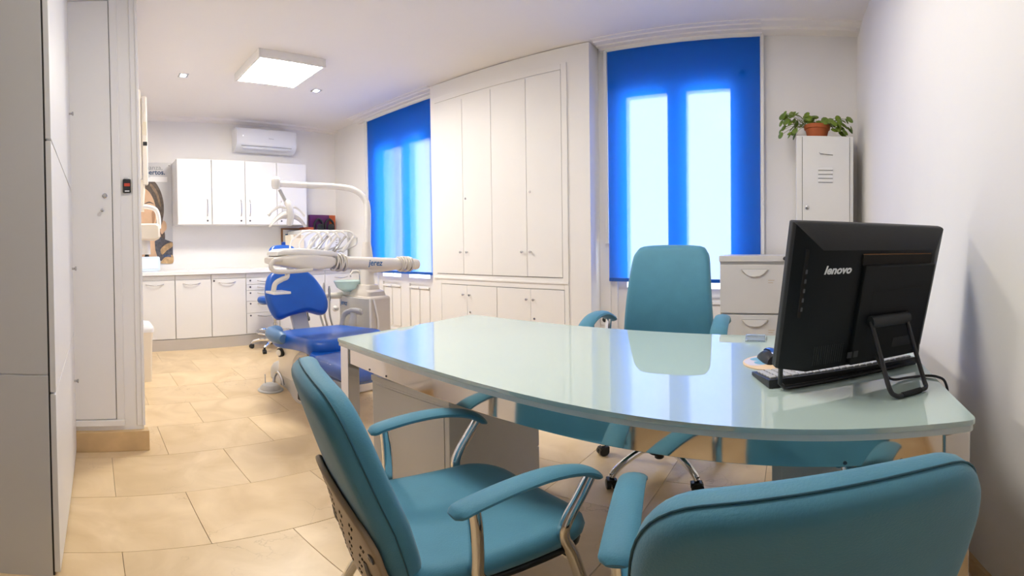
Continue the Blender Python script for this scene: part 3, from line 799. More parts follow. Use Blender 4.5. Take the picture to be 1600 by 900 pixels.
# treatment unit with column, bowl and arms
def unit():
    O = Vector((-3.08, 2.12, 0))
    t = thing('treatment_unit', 'grey dental treatment unit with spittoon column beside the chair', 'dental unit', O)
    def L(x, y, z): return Vector((x, y, z)) - O
    q = B(); box(q, -3.32 - O.x, -2.86 - O.x, 2.03 - O.y, 2.25 - O.y, .10, .715, .025, 3); mk('housing', q, 'dental_tan', t)
    # curved grey front cover
    q = B(); n = 10; fr = []
    pts = [(-3.31 + .44 * k / n, 2.028 - .035 * math.sin(PI * k / n)) for k in range(n + 1)]
    poly = pts + [(-2.87, 2.04), (-3.31, 2.04)]
    prism(q, [(a - O.x, c - O.y) for a, c in poly], .14, .70, 'Z'); mk('front_cover', q, 'dental_grey', t)
    bxo('base', (-3.30 - O.x, -2.70 - O.x, 1.80 - O.y, 2.24 - O.y, 0, .10), 'dental_cream', t, .02)
    q = B(); tube(q, cat([L(-2.845, 2.06, .70), L(-2.84, 2.075, .62), L(-2.845, 2.10, .50), L(-2.845, 2.085, .38), L(-2.845, 2.06, .25)], 5), .008, 8); mk('cover_strip', q, 'dental_white', t)
    q = B(); tube(q, [L(-2.86, 2.035, .15), L(-2.86, 2.035, .705)], .010, 8); mk('corner_strip', q, 'dental_white', t)
    text('unit_mark', 'jerez', .06, frame_m(L(-3.245, 1.998, .63), (1, -.10, 0), (0, 0, 1)), 'logo_blue', t, shear=.2, bold=.001)
    # stepped foot and column
    q = B(); loft(q, [[L(-3.05 + a, 2.145 + c, z) for a, c in rrect(w, d, .03, 4)] for w, d, z in ((.30, .19, .712), (.28, .17, .75), (.20, .14, .765), (.18, .12, .80), (.13, .10, .805))]); mk('column_foot', q, 'dental_tan', t)
    q = B(); loft(q, [[L(-3.05 + a, 2.145 + c, z) for a, c in rrect(w, d, .03, 4)] for w, d, z in ((.12, .095, .80), (.105, .085, 1.02), (.09, .07, 1.10), (.07, .06, 1.16))]); mk('column', q, 'dental_cream', t)
    q = B(); tube(q, cat([L(-3.05, 2.155, 1.14), L(-3.05, 2.16, 1.42), L(-3.07, 2.15, 1.52), L(-3.12, 2.09, 1.60), L(-3.20, 1.98, 1.635), L(-3.28, 1.72, 1.645), L(-3.34, 1.47, 1.655)], 7), [.027] * 8 + [.026] * 35, 14); mk('lamp_pole', q, 'dental_white', t)
    # spittoon bowl of frosted green glass
    q = B(); lathe(q, [(.02, 0), (.05, .004), (.10, .04), (.128, .095), (.124, .097), (.095, .045), (.045, .012), (0, .010)], 32, L(-3.22, 2.06, .735)); mk('spittoon_bowl', q, 'bowl_glass', t)
    q = B(); lathe(q, [(.045, 0), (.04, .02), (.025, .024)], 20, L(-3.22, 2.06, .714)); mk('bowl_stand', q, 'dental_grey', t)
    q = B(); tube(q, cat([L(-3.12, 2.13, .80), L(-3.12, 2.12, .90), L(-3.14, 2.07, .915), L(-3.15, 2.04, .885)], 5), .009, 8); mk('cup_filler', q, 'dental_cream', t)
    q = B(); tube(q, cat([L(-3.16, 2.15, .72), L(-3.17, 2.14, .95), L(-3.20, 2.11, .99), L(-3.21, 2.09, .93), L(-3.21, 2.08, .86)], 5), .006, 8); mk('rinse_pipe', q, 'steel', t)
    # holder with suction hand pieces on the chair side
    q = B(); tube(q, [L(-3.28, 2.04, .70), L(-3.30, 1.95, .70), L(-3.30, 1.84, .71)], [.03, .026, .024], 12); mk('suction_holder', q, 'dental_cream', t)
    for k, (yy, h) in enumerate(((1.90, .79), (1.86, .82), (1.83, .78))):
        hp = B(); lathe(hp, [(.010, 0), (.012, .02), (.012, .10), (.006, .13), (.0, .132)], 10, L(-3.27 - .02 * k, yy, h - .13)); h0 = mk('suction_handpiece', hp, 'steel' if k != 1 else 'dental_grey', t)
        q = B(); tube(q, cat([L(-3.27 - .02 * k, yy, h - .13), L(-3.27 - .02 * k, yy + .005, .52), L(-3.24, yy + .05, .36), L(-3.22, 2.04, .30)], 6), .009, 8); mk('suction_hose', q, 'dental_tan' if k == 1 else 'hose', h0)
    q = B(); lathe_dir(q, [(.022, 0), (.026, .03), (.010, .06)], L(-3.20, 1.93, .60), (.4, -.6, .1), 12); mk('syringe', q, 'dental_white', t)
    # delivery arm: two links meeting at a bellows
    A, Bp, Cc = L(-3.02, 2.14, .93), L(-2.62, 2.30, .975), L(-2.62, 1.62, 1.008)
    q = B(); tube(q, [A, Bp + Vector((-.08, -.02, 0))], .035, 14); mk('rear_arm', q, 'dental_cream', t)
    q = B(); d = (Cc - Bp)
    tube(q, [Bp + d * s for s in (-.06, -.052, -.035, .0, .5, .98)], [.010, .026, .040, .044, .046, .046], 18); mk('front_arm', q, 'dental_cream', t)
    du = d.normalized(); dv = Vector((0, 0, 1)); dw = du.cross(dv).normalized(); dv = dw.cross(du)
    for (c0, c1, r, n) in ((.06, .25, .054, 8), (.95, 1.09, .056, 6)):
        bl = B(); lathe_dir(bl, [(r * .80, 0), (r * .80, (d * (c1 - c0)).length)], Bp + d * c0, d, 20); bl = mk('bellows', bl, 'bellows_dark', t)
        for k in range(n):
            c = Bp + d * (c0 + (c1 - c0) * (k + .5) / n); rr = r * (.92 + .12 * math.sin(PI * (k + .5) / n)); tl = .22 * math.sin(k * 2.1)
            q = B(); tube(q, [c + (dv * math.cos(2 * PI * j / 24) + dw * math.sin(2 * PI * j / 24) + du * tl * math.cos(2 * PI * j / 24)) * rr for j in range(24)], .0062, 6, True); mk('rib', q, 'dental_cream', bl)
    text('arm_mark', 'jerez', .06, frame_m(Bp + d * .70 + Vector((.0465, 0, -.014)), (0, 1, -.05), (0, 0, 1)), 'logo_blue', t, shear=.2, bold=.001)
    # instrument table
    N = L(-2.62, 1.54, 1.012)
    q = B(); secs = []
    for y, z0, z1, hx in ((1.56, .99, 1.045, .05), (1.50, .975, 1.06, .09), (1.38, .965, 1.075, .12), (1.24, .985, 1.075, .13), (1.14, 1.005, 1.068, .12), (1.09, 1.02, 1.055, .09)):
        secs.append([L(-2.63 + a, y, (z0 + z1) / 2 + c) for a, c in rrect(2 * hx, z1 - z0, min(.025, (z1 - z0) / 2 - .002), 4)])
    loft(q, secs); mk('instrument_table', q, 'dental_cream', t)
    q = B(); secs = []
    for y, zc, hz, hx in ((1.55, 1.055, .016, .08), (1.40, 1.065, .024, .115), (1.25, 1.075, .025, .125), (1.15, 1.075, .02, .11), (1.11, 1.065, .012, .09)):
        secs.append([L(-2.63 + a, y, zc + c + .015) for a, c in rrect(2 * hx, 2 * hz, hz * .9, 4)])
    loft(q, secs); mk('table_cover', q, 'dental_white', t)
    q = B(); tube(q, cat([L(-2.52, 1.13, 1.045), L(-2.52, 1.075, 1.04), L(-2.515, 1.05, 1.005), L(-2.515, 1.08, .972), L(-2.515, 1.20, .968), L(-2.52, 1.34, .975)], 6), .014, 10); mk('handle_loop', q, 'dental_cream', t)
    q = B(); tube(q, cat([L(-2.53, 1.17, .975), L(-2.53, 1.165, .935), L(-2.53, 1.13, .92), L(-2.53, 1.085, .895), L(-2.53, 1.07, .845)], 6), .016, 10); mk('tray_bracket', q, 'dental_cream', t)
    q = B(); box(q, *[v for v in (-2.60 - O.x, -2.46 - O.x, 1.045 - O.y, 1.16 - O.y, .832, .848)], .004); mk('side_tray', q, 'dental_white', t)
    # whip arms, hoses and hand pieces
    for k in range(5):
        y0 = 1.27 + .07 * k
        q = B(); tube(q, cat([L(-2.70, y0, 1.09), L(-2.72, y0 + .02, 1.16), L(-2.70, y0 + .10, 1.225), L(-2.65, y0 + .17, 1.225), L(-2.61, y0 + .20, 1.18)], 6), .007, 8); wa = mk('whip_arm', q, 'dental_white', t)
        q = B(); tube(q, cat([L(-2.61, y0 + .20, 1.18), L(-2.59, y0 + .18, 1.135), L(-2.58, y0 + .12, 1.11), L(-2.575, y0 + .06, 1.095), L(-2.57, y0 + .02, 1.085)], 5), .0055, 8); mk('hose', q, 'hose', wa)
        q = B(); lathe_dir(q, [(.010, 0), (.013, .01), (.013, .05), (.009, .07), (.007, .12), (.010, .14), (0, .145)], L(-2.56, y0 + .045, 1.085), (.05, .55, .62), 10); mk('handpiece', q, 'steel' if k % 2 else 'dental_white', t)
    # operating lamp
    P = L(-3.34, 1.455, 1.655)
    q = B(); lathe(q, [(0, -.045), (.030, -.04), (.038, -.015), (.038, .03), (.030, .05), (.012, .062), (0, .063)], 18, P); mk('lamp_joint', q, 'dental_white', t)
    q = B(); tube(q, [P + V(.0, .03, -.05), P + V(.02, .075, -.15)], .014, 10); mk('lamp_neck', q, 'dental_grey', t)
    Hc = P + V(.03, .085, -.25)
    q = B(); tube(q, cat([Hc + V(0, -.01, .10), Hc + V(.035, .0, .06), Hc + V(.05, .005, -.02), Hc + V(.03, .0, -.10)], 5), [.018] + [.028] * 14 + [.018], 12); mk('lamp_spine', q, 'dental_white', t)
    for s in (-1, 1):
        q = B(); tube(q, cat([Hc + V(.01, s * .02, .04), Hc + V(.0, s * .07, .055), Hc + V(-.01, s * .13, .02), Hc + V(-.015, s * .165, -.015)], 5), [.010] * 13 + [.014] * 3, 8); mk('lamp_handle', q, 'dental_white', t)
        q = B(); rings = []
        for k in range(9):
            f = k / 8; c = Hc + V(.0 + .03 * math.sin(PI * f) * .3, s * (.015 + .145 * f), -.01 - .095 * f * f); hz = .062 * (1 - .8 * f); hx = .05 * (1 - .4 * f)
            rings.append([c + V(hx * math.cos(2 * PI * j / 12), 0, hz * math.sin(2 * PI * j / 12) * .6) for j in range(12)])
        loft(q, rings); mk('lamp_wing', q, 'dental_white', t)
unit()

# ================================================================== built-in closet
def closet():
    yf = 3.10; O = Vector((-2.38, yf, 0))
    t = thing('built_in_closet', 'tall white built-in closet with knobbed doors between the two blinds', 'closet', O)
    xa, xb = -3.255, -1.505
    bxo('body', (xa - O.x, xb - O.x, 0, YW - .001 - yf, 0, HC - .007), 'lacquer', t, .003)
    f = B()   # surround moulding, upper and lower, and the ledge
    box(f, -1.752 - O.x, -1.700 - O.x, -.012, 0, .805, 2.66, .004); box(f, -3.19 - O.x, -1.752 - O.x, -.012, 0, 2.60, 2.655, .004)
    box(f, -3.215 - O.x, -1.700 - O.x, -.018, 0, .795, .812, .003)
    box(f, -1.738 - O.x, -1.700 - O.x, -.010, 0, .06, .795, .003); box(f, -3.17 - O.x, -3.125 - O.x, -.010, 0, .06, .795, .003); box(f, -3.125 - O.x, -1.738 - O.x, -.010, 0, .75, .795, .003)
    mk('moulding', f, 'lacquer', t)
    q = B(); prism(q, [(-3.183 - O.x, .846), (-1.754 - O.x, .846), (-1.754 - O.x, 2.599), (-3.183 - O.x, 2.548)], -.0015, 0, 'Y'); mk('shadow_gap', q, 'gap', t)
    bxo('lower_shadow_gap', (-3.122 - O.x, -1.74 - O.x, -.0015, 0, .072, .747), 'grey_line', t)
    def knob(d, x, z):
        q = B(); lathe(q, [(.005, 0), (.005, -.012), (.010, -.017), (.010, -.026), (.0, -.028)], 12, (x - O.x, -.010, z), 'Y'); mk('knob', q, 'steel', d)
    def lock(d, x, z):
        q = B(); lathe(q, [(.010, 0), (.010, -.004), (.004, -.005), (.0, -.005)], 12, (x - O.x, -.010, z), 'Y'); mk('lock', q, 'steel', d)
    ups = [(-3.183, -2.820, 2.545, 2.56), (-2.816, -2.474, 2.56, 2.575), (-2.470, -2.098, 2.575, 2.587), (-2.094, -1.756, 2.587, 2.597)]
    kn = [-2.846, -2.765, -2.14, -2.055]; lk = [None, -2.785, None, -2.062]
    for (a, c, za, zb), kx, lx in zip(ups, kn, lk):
        q = B(); prism(q, [(a - O.x, .850), (c - O.x, .850), (c - O.x, zb), (a - O.x, za)], -.010, -.0015, 'Y', .0015); d = mk('upper_door', q, 'lacquer', t)
        knob(d, kx, 1.057)
        if lx: lock(d, lx, 1.562)
    lows = [(-3.121, -2.783), (-2.780, -2.430), (-2.424, -2.068), (-2.065, -1.742)]
    kn = [-2.821, -2.741, -2.10, -2.03]; lk = [None, -2.744, None, -2.031]
    for (a, c), kx, lx in zip(lows, kn, lk):
        d = bxo('lower_door', (a - O.x, c - O.x, -.010, -.0015, .075, .744), 'lacquer', t, .0015)
        knob(d, kx, .655)
        if lx: lock(d, lx, .492)
closet()
t = thing('wall_socket', 'white wall socket low beside the closet', 'socket', (-1.465, YW, .50))
bxo('plate', (-.035, .04, -.010, 0, -.045, .045), 'lacquer', t, .003)
q = B(); lathe(q, [(.022, 0), (.022, -.003), (.018, -.0025), (0, -.002)], 18, (0.002, -.010, 0), 'Y'); mk('plug_hole', q, 'charcoal', t)

# ================================================================== filing cabinet, locker and plant
t = thing('filing_cabinet', 'grey-white metal filing cabinet with scoop handles under the blind', 'filing cabinet', (-.23, 2.80, 0))
bxo('body', (-.225, .225, 0, .395, .03, 1.0), 'file_grey', t, .003)
bxo('top', (-.228, .228, -.022, .397, .995, 1.032), 'file_grey', t, .003)
bxo('plinth', (-.215, .215, .02, .38, 0, .032), 'charcoal', t)
for k, (z0, z1) in enumerate(((.665, .975), (.345, .655), (.035, .335))):
    d = B(); box(d, -.222, .222, -.020, 0, z0, z1, .004); d = mk('drawer_front', d, 'file_grey', t)
    q = B(); pts = [(-.085 + .17 * i / 12, (z1 - .028) - .048 * math.sin(PI * i / 12) ** .8) for i in range(13)]
    prism(q, pts, -.034, -.019, 'Y', .004); mk('scoop_handle', q, 'metal_white', d)  # paler than the drawer, colour stands in for the crescent's shading
    bxo('scoop_shade_line', (-.083, .083, -.0345, -.0325, z1 - .0285, z1 - .0265), 'grey_line', d)  # dark strip painted as shade along the scoop's top edge
    bxo('label_mark', (.085, .125, -.0206, -.0199, z1 - .10, z1 - .096), 'cardboard', d); bxo('label_mark', (.085, .115, -.0206, -.0199, z1 - .115, z1 - .111), 'cardboard', d)
q = B(); lathe(q, [(.012, 0), (.012, -.005), (0, -.006)], 14, (.19, -.022, 1.014), 'Y'); mk('lock', q, 'dark_metal', t)
q = B(); lathe(q, [(.011, 0), (.011, -.010), (0, -.012)], 14, (-.185, -.020, .575), 'Y'); mk('lock', q, 'dark_metal', t)

t = thing('locker', 'narrow white metal locker with vent slots in the corner', 'locker', (.222, 2.90, 0))
bxo('body', (-.187, .187, 0, .35, .02, 1.83), 'metal_white', t, .003)
bxo('foot_plinth', (-.18, .18, .01, .34, 0, .022), 'metal_white', t)
bxo('door_gap', (-.150, .163, -.0015, .0, .03, 1.822), 'gap', t)
d = bxo('door', (-.147, .160, -.012, -.001, .033, 1.82), 'metal_white', t, .002)
for k in range(4): 
    q = B(); prism(q, [(-.012, 1.60 - .027 * k), (-.019, 1.594 - .027 * k), (-.012, 1.612 - .027 * k)], -.045, .05, 'X'); mk('vent_slot', q, 'metal_white', d, smooth=False)
    bxo('vent_gap', (-.045, .05, -.0127, -.0118, 1.590 - .027 * k, 1.594 - .027 * k), 'grey_line', d)
q = B(); tube(q, cat([(-.04, -.012, 1.712), (-.03, -.017, 1.703), (.0, -.017, 1.70), (.05, -.014, 1.696)], 4), .003, 6); mk('name_holder', q, 'steel', d)
q = B(); lathe(q, [(.014, 0), (.014, -.006), (.008, -.010), (0, -.010)], 14, (-.118, -.012, 1.345), 'Y'); mk('lock', q, 'steel', d)

def plant():
    t = thing('potted_plant', 'green round-leaved plant in a terracotta pot on the locker', 'plant', (.178, 3.04, 1.8305))
    q = B(); lathe(q, [(0, 0), (.062, 0), (.080, .075), (.088, .078), (.092, .105), (.083, .105), (.078, .09), (0, .088)], 28); mk('pot', q, 'terracotta', t)
    q = B(); lathe(q, [(0, .092), (.077, .089), (.077, .086)], 20); mk('soil', q, 'soil', t)
    rnd = random.Random(3)
    spots = []
    for k in range(26): spots.append((-.20 + rnd.uniform(-.055, .06), rnd.uniform(-.10, .03), .11 + rnd.uniform(-.085, .085)))
    for k in range(24): spots.append((.17 + rnd.uniform(-.06, .065), rnd.uniform(-.10, .03), .085 + rnd.uniform(-.085, .065)))
    for k in range(26): spots.append((rnd.uniform(-.11, .12), rnd.uniform(-.09, .06), .125 + rnd.uniform(-.02, .045)))
    sq = B()
    for (x, y, z) in spots:
        if x > -.15: z = max(z, .045)
        r = rnd.uniform(.017, .030)
        nrm = Vector((x * 1.2 + rnd.uniform(-.12, .12), y - .14 + rnd.uniform(-.1, .1), .14 + rnd.uniform(-.10, .12))).normalized()
        u = nrm.cross(Vector((0, 0, 1))).normalized(); w = nrm.cross(u)
        c = Vector((x, y, z)); l = B()
        ring0 = [c + (u * math.cos(2 * PI * j / 10) + w * math.sin(2 * PI * j / 10) * 1.1) * r - nrm * .003 for j in range(10)]
        ring1 = [c + (u * math.cos(2 * PI * j / 10) + w * math.sin(2 * PI * j / 10) * 1.1) * r * .97 - nrm * .0015 for j in range(10)]
        ring2 = [c + (u * math.cos(2 * PI * j / 10) + w * math.sin(2 * PI * j / 10)) * r * .5 + nrm * .003 for j in range(10)]
        ring3 = [c + (u * math.cos(2 * PI * j / 10) + w * math.sin(2 * PI * j / 10)) * r * .1 + nrm * .0035 for j in range(10)]
        loft(l, [ring0, ring1, ring2, ring3]); mk('leaf', l, 'leaf', t)
        s0 = Vector((max(-.06, min(.06, x * .4)), max(-.05, min(.05, y * .4)), .09))
        md = (s0 + c) / 2 + Vector((0, 0, .03))
        tube(sq, cat([s0, md, c - nrm * .002], 3), .0014, 5)
    mk('stems', sq, 'stem', t)
plant()

# ================================================================== desk
def desk():
    FL, FR, BL, BR = (-1.475, .885), (.345, .765), (-1.515, 1.715), (.395, 1.66)
    O = Vector((-.56, 1.25, 0))
    t = thing('office_desk', 'long glass-topped desk on a polished steel frame', 'desk', O)
    def q2(a, b, s): return (a[0] + (b[0] - a[0]) * s, a[1] + (b[1] - a[1]) * s)
    top = [FL, FR, BR, BL]
    # round the corners a little
    out = []
    for i in range(4):
        p, a, c = Vector(top[i]), Vector(top[i - 1]), Vector(top[(i + 1) % 4]); r = .018
        d1, d2 = (a - p).normalized() * r, (c - p).normalized() * r
        for k in range(5):
            s = k / 4; out.append(tuple((p + d1) * (1 - s) ** 2 + p * 2 * s * (1 - s) + (p + d2) * s * s))
    out = [(a - O.x, c - O.y) for a, c in out]
    q = B(); prism(q, out, .740, .752, 'Z', .0015); mk('glass_top', q, 'glass_top', t)
    q = B(); cx, cy = 0, 0; prism(q, [(a * .9965, c * .993) for a, c in out], .725, .740, 'Z'); mk('top_edge', q, 'glass_edge', t)
    # rails and legs
    s = .026
    cs = {}
    for key, p, dx, dy in (('fl', FL, 1, 1), ('fr', FR, -1, 1), ('bl', BL, 1, -1), ('br', BR, -1, -1)):
        c = Vector((p[0] + dx * (s + .010), p[1] + dy * (s + .012))); cs[key] = c
        q = B(); box(q, c.x - s - O.x, c.x + s - O.x, c.y - s - O.y, c.y + s - O.y, .0, .722, .002); mk('leg', q, 'brushed', t)
        q = B(); lathe(q, [(.018, 0), (.018, .004), (.0, .004)], 12, (c.x - O.x, c.y - O.y, -.0005)); 
        mk('leg_glide', q, 'black_plastic', t)
    for a, c in (('fl', 'fr'), ('fr', 'br'), ('br', 'bl'), ('bl', 'fl')):
        p, r = cs[a], cs[c]; d = (r - p).normalized(); n = Vector((d.y, -d.x))
        m = (p + r) / 2
        q = B(); obox(q, Vector((m.x - O.x, m.y - O.y, .690)), Vector((d.x, d.y, 0)), Vector((-d.y, d.x, 0)), Vector((0, 0, 1)), (r - p).length / 2 - s + .002, .018, .0315, .0015); mk('rail', q, 'rail_steel', t)
    for k in (.10, .16, .88, .94):
        p = cs['fl'] + (cs['fr'] - cs['fl']) * k; d = (cs['fr'] - cs['fl']).normalized(); n = Vector((d.y, -d.x))
        q = B(); lathe_dir(q, [(.004, 0), (.004, .0015), (0, .002)], Vector((p.x + n.x * .018 - O.x, p.y + n.y * .018 - O.y, .668)), (n.x, n.y, 0), 8); mk('screw', q, 'dark_metal', t)
desk()
def pedestal(x0, x1, y0, y1, lab, em='file_grey'):
    t = thing('desk_pedestal', lab, 'drawer unit', ((x0 + x1) / 2, (y0 + y1) / 2, 0), 0, 'drawer pedestals under the desk')
    w, d = (x1 - x0) / 2, (y1 - y0) / 2
    bxo('body', (-w, w, -d, d, .04, .575), 'file_grey', t, .003)
    bxo('top', (-w - .004, w + .004, -d - .004, d + .004, .576, .60), 'file_grey', t, .003)
    bxo('rear_panel', (-w + .022, w - .022, -d - .003, -d + .002, .06, .565), 'file_grey', t, .001)
    for z0, z1 in ((.05, .22), (.225, .395), (.40, .57)):
        f = bxo('drawer_front', (-w + .004, w - .004, d, d + .018, z0, z1), 'file_grey', t, .002)
        bxo('grip', (-.06, .06, d + .018, d + .024, z1 - .03, z1 - .02), 'steel', f, .002)
    for a in (-1, 1):
        for c in (-1, 1): castor(t, a * (w - .05), c * (d - .05), .5, .019, .03)
pedestal(-1.40, -.985, 1.0, 1.51, 'grey drawer pedestal under the desk beside the perforated-back chair')
pedestal(-.045, .33, 1.0, 1.50, 'grey drawer pedestal under the computer end of the desk')

# ================================================================== office chair behind the desk
def office_chair():
    t = thing('office_chair', 'teal high-back office chair on a chrome five-star base behind the desk', 'chair', (-.60, 1.93, 0), math.radians(183))
    # local: faces +Y
    q = B(); pad(q, rrect(.47, .46, .09, 6, 0, .02), .09, .042, lambda u, v, w: (u, v, .455 + w - .25 * max(0, v - .1) ** 2 * 2), .004); mk('seat', q, 'teal', t)
    def bo():
        pts = []
        pts += [(-.235, .0), (-.235, .1), (-.222, .3), (-.205, .52), (-.188, .575), (-.15, .605), (0, .612), (.15, .605), (.188, .575), (.205, .52), (.222, .3), (.235, .1), (.235, 0), (.18, -.03), (-.18, -.03)]
        return smooth_outline(pts, 3)
    def mb(u, v, w): 
        lean = .13
        return (u, -.215 - v * math.sin(lean) + w + .25 * u * u + .05 * math.sin(PI * max(0, v) / .6) - .02, .52 + v * math.cos(lean) * .96)
    q = B(); pad(q, bo(), .075, .036, mb, .0); mk('backrest', q, 'teal', t)
    q = B(); tube(q, cat([(0, -.05, .40), (0, -.20, .40), (0, -.27, .46), (0, -.275, .60)], 5), .022, 10, flat=.5); mk('back_support', q, 'chrome', t)
    for s in (-1, 1):
        q = B(); rings = []
        path = cat([(s * .285, -.16, .725), (s * .29, -.06, .765), (s * .295, .05, .77), (s * .295, .14, .745), (s * .295, .175, .715)], 5)
        tube(q, path, [.03] + [.036] * (len(path) - 2) + [.025], 12, flat=.45); a = mk('arm_pad', q, 'teal', t)
        q = B(); tube(q, cat([(s * .29, .10, .74), (s * .29, .09, .60), (s * .27, .04, .44), (s * .20, .0, .405)], 5), .016, 10); mk('arm_tube', q, 'chrome', a)
        q = B(); tube(q, cat([(s * .285, -.12, .735), (s * .285, -.08, .60), (s * .27, -.02, .44), (s * .20, .0, .405)], 5), .016, 10); mk('arm_tube', q, 'chrome', a)
    bxo('mechanism', (-.10, .10, -.12, .12, .36, .41), 'black_plastic', t, .01)
    q = B(); lathe(q, [(.028, .09), (.035, .10), (.035, .22), (.026, .225), (.026, .37), (.05, .375)], 18); mk('gas_lift', q, 'black_plastic', t)
    q = B(); lathe(q, [(.018, .05), (.022, .055), (.022, .08), (.05, .085), (.055, .13), (.045, .15), (.03, .155)], 18); mk('hub', q, 'black_plastic', t)
    for k in range(5):
        a = 2 * PI * k / 5 + math.radians(-153); d = Vector((math.cos(a), math.sin(a), 0))
        q = B(); p = cat([d * .035 + V(0, 0, .125), d * .12 + V(0, 0, .135), d * .22 + V(0, 0, .115), d * .28 + V(0, 0, .085), d * .30 + V(0, 0, .060)], 4)
        tube(q, p, [.020 - .006 * i / len(p) for i in range(len(p))], 12); mk('base_leg', q, 'chrome', t)
        castor(t, d.x * .30, d.y * .30, a + 1.0, .026, .046)
    return t
office_chair()

# ================================================================== visitor chairs
def visitor_chair(x, y, az, lab):
    t = thing('visitor_chair', lab, 'chair', (x, y, 0), -math.radians(az), 'teal visitor chairs in front of the desk')
    # local: faces +Y, arms at x = +-AX
    AX = .215
    q = B(); pad(q, rrect(.425, .45, .10, 6, 0, -.005), .07, .034, lambda u, v, w: (u, v, .435 + w + .12 * abs(u) ** 1.6 - .5 * max(0, v - .12) ** 2), .003); mk('seat', q, 'teal', t)
    q = B(); pad(q, rrect(.405, .43, .09, 6, 0, -.005), .02, .008, lambda u, v, w: (u, v, .393 + w + .10 * abs(u) ** 1.6)); mk('seat_base', q, 'black_plastic', t)
    bo = smooth_outline([(-.205, .0), (-.215, .10), (-.212, .25), (-.20, .36), (-.165, .415), (-.10, .432), (0, .438), (.10, .432), (.165, .415), (.20, .36), (.212, .25), (.215, .10), (.205, .0), (.16, -.03), (-.16, -.03)], 4)
    bo = [(u * .885, v) for u, v in bo]
    def mb(u, v, w):
        lean = .30
        yy = -.195 - v * math.sin(lean) - .10 * max(0, .14 - v)
        return (u, yy + w * math.cos(lean) + .55 * u * u, .455 + v * math.cos(lean) * 1.0 + w * math.sin(lean))
    q = B(); pad(q, bo, .062, .029, mb); br = mk('backrest', q, 'teal', t)
    # seam round the rim
    q = B(); n = len(bo); cu = sum(p[0] for p in bo) / n; cv = sum(p[1] for p in bo) / n
    tube(q, [Vector(mb(cu + (u - cu) * 1.003, cv + (v - cv) * 1.003, -.006)) for u, v in bo], .0015, 6, True); mk('seam', q, 'teal_dark', br)
    # perforated shell behind the lower back
    so = smooth_outline([(-.19, -.07), (-.205, .05), (-.195, .12), (-.10, .20), (0, .225), (.10, .20), (.195, .12), (.205, .05), (.19, -.07), (0, -.10)], 4)
    so = [(u * .885, v) for u, v in so]
    def ms(u, v, w): return mb(u, v, w - .040)
    q = B(); pad(q, so, .012, .005, ms); sh = mk('back_shell', q, 'shell', t)
    q = B()
    for r in range(6):
        for c in range(-3, 4):
            u0, v0 = c * .052 + (r % 2) * .026, -.06 + r * .045
            if abs(u0) > .155 or v0 > .20 - abs(u0) * .75: continue
            for du, dv in ((-.006, 0), (.006, 0), (0, .008), (0, -.008)):
                p = Vector(ms(u0 + du, v0 + dv, -.0062)); nn = (Vector(ms(u0 + du, v0 + dv, -.02)) - Vector(ms(u0 + du, v0 + dv, 0))).normalized()
                lathe_dir(q, [(.0034, -.001), (.0034, .0004), (.0, .0004)], p, nn, 8)
    ho = mk('perforations', q, 'hole', sh); ho['kind'] = 'stuff'
    for s in (-1, 1):
        p = Vector(ms(s * .165, .075, -.006)); q = B(); lathe_dir(q, [(.012, 0), (.012, .003), (.006, .004), (.005, .002), (0, .002)], p, (0, -1, -.2), 14); mk('bolt', q, 'dark_metal', sh)
    for s in (-1, 1):
        path = cat([(s * AX, -.135, .618), (s * AX, -.095, .632), (s * AX, -.015, .644), (s * AX, .07, .643), (s * AX, .15, .622), (s * AX, .20, .586)], 5)
        m = len(path); q = B()
        tube(q, path, [.014, .023] + [.0262] * (m - 5) + [.025, .021, .013], 14, flat=.46); a = mk('arm_pad', q, 'teal', t)
        # front leg: from the arm tip back to the seat side, then down to the floor
        q = B(); tube(q, cat([(s * AX, .176, .600), (s * AX, .145, .555), (s * (AX - .002), .11, .50), (s * (AX - .004), .105, .455), (s * (AX - .004), .135, .36), (s * (AX - .004), .205, .012)], 6), .0135, 12); mk('leg', q, 'chrome', t)
        q = B(); tube(q, cat([(s * AX, -.095, .628), (s * AX, -.09, .56), (s * (AX - .002), -.09, .46), (s * (AX - .004), -.10, .38), (s * (AX - .004), -.25, .012)], 6), .0135, 12); mk('leg', q, 'chrome', t)
        for yy in (.207, -.253):
            q = B(); lathe(q, [(.017, 0), (.018, .012), (.014, .02)], 12, (s * (AX - .004), yy, 0)); mk('foot_cap', q, 'black_plastic', t)
    q = B()
    tube(q, [(-AX + .006, .125, .385), (AX - .006, .125, .385)], .011, 10); tube(q, [(-AX + .006, -.10, .375), (AX - .006, -.10, .375)], .011, 10)
    mk('cross_bar', q, 'chrome', t)
    for s in (-1, 1):
        q = B(); tube(q, cat([(s * .12, -.10, .375), (s * .12, -.20, .385), (s * .12, -.235, .42), (s * .12, -.245, .47)], 4), .009, 8); mk('back_bracket', q, 'dark_metal', t)
    return t
visitor_chair(-.65, .69, 18, 'teal visitor chair with perforated back shell turned towards the computer')
visitor_chair(-.044, .69, -16, 'teal visitor chair pushed up to the desk beside the plain wall')

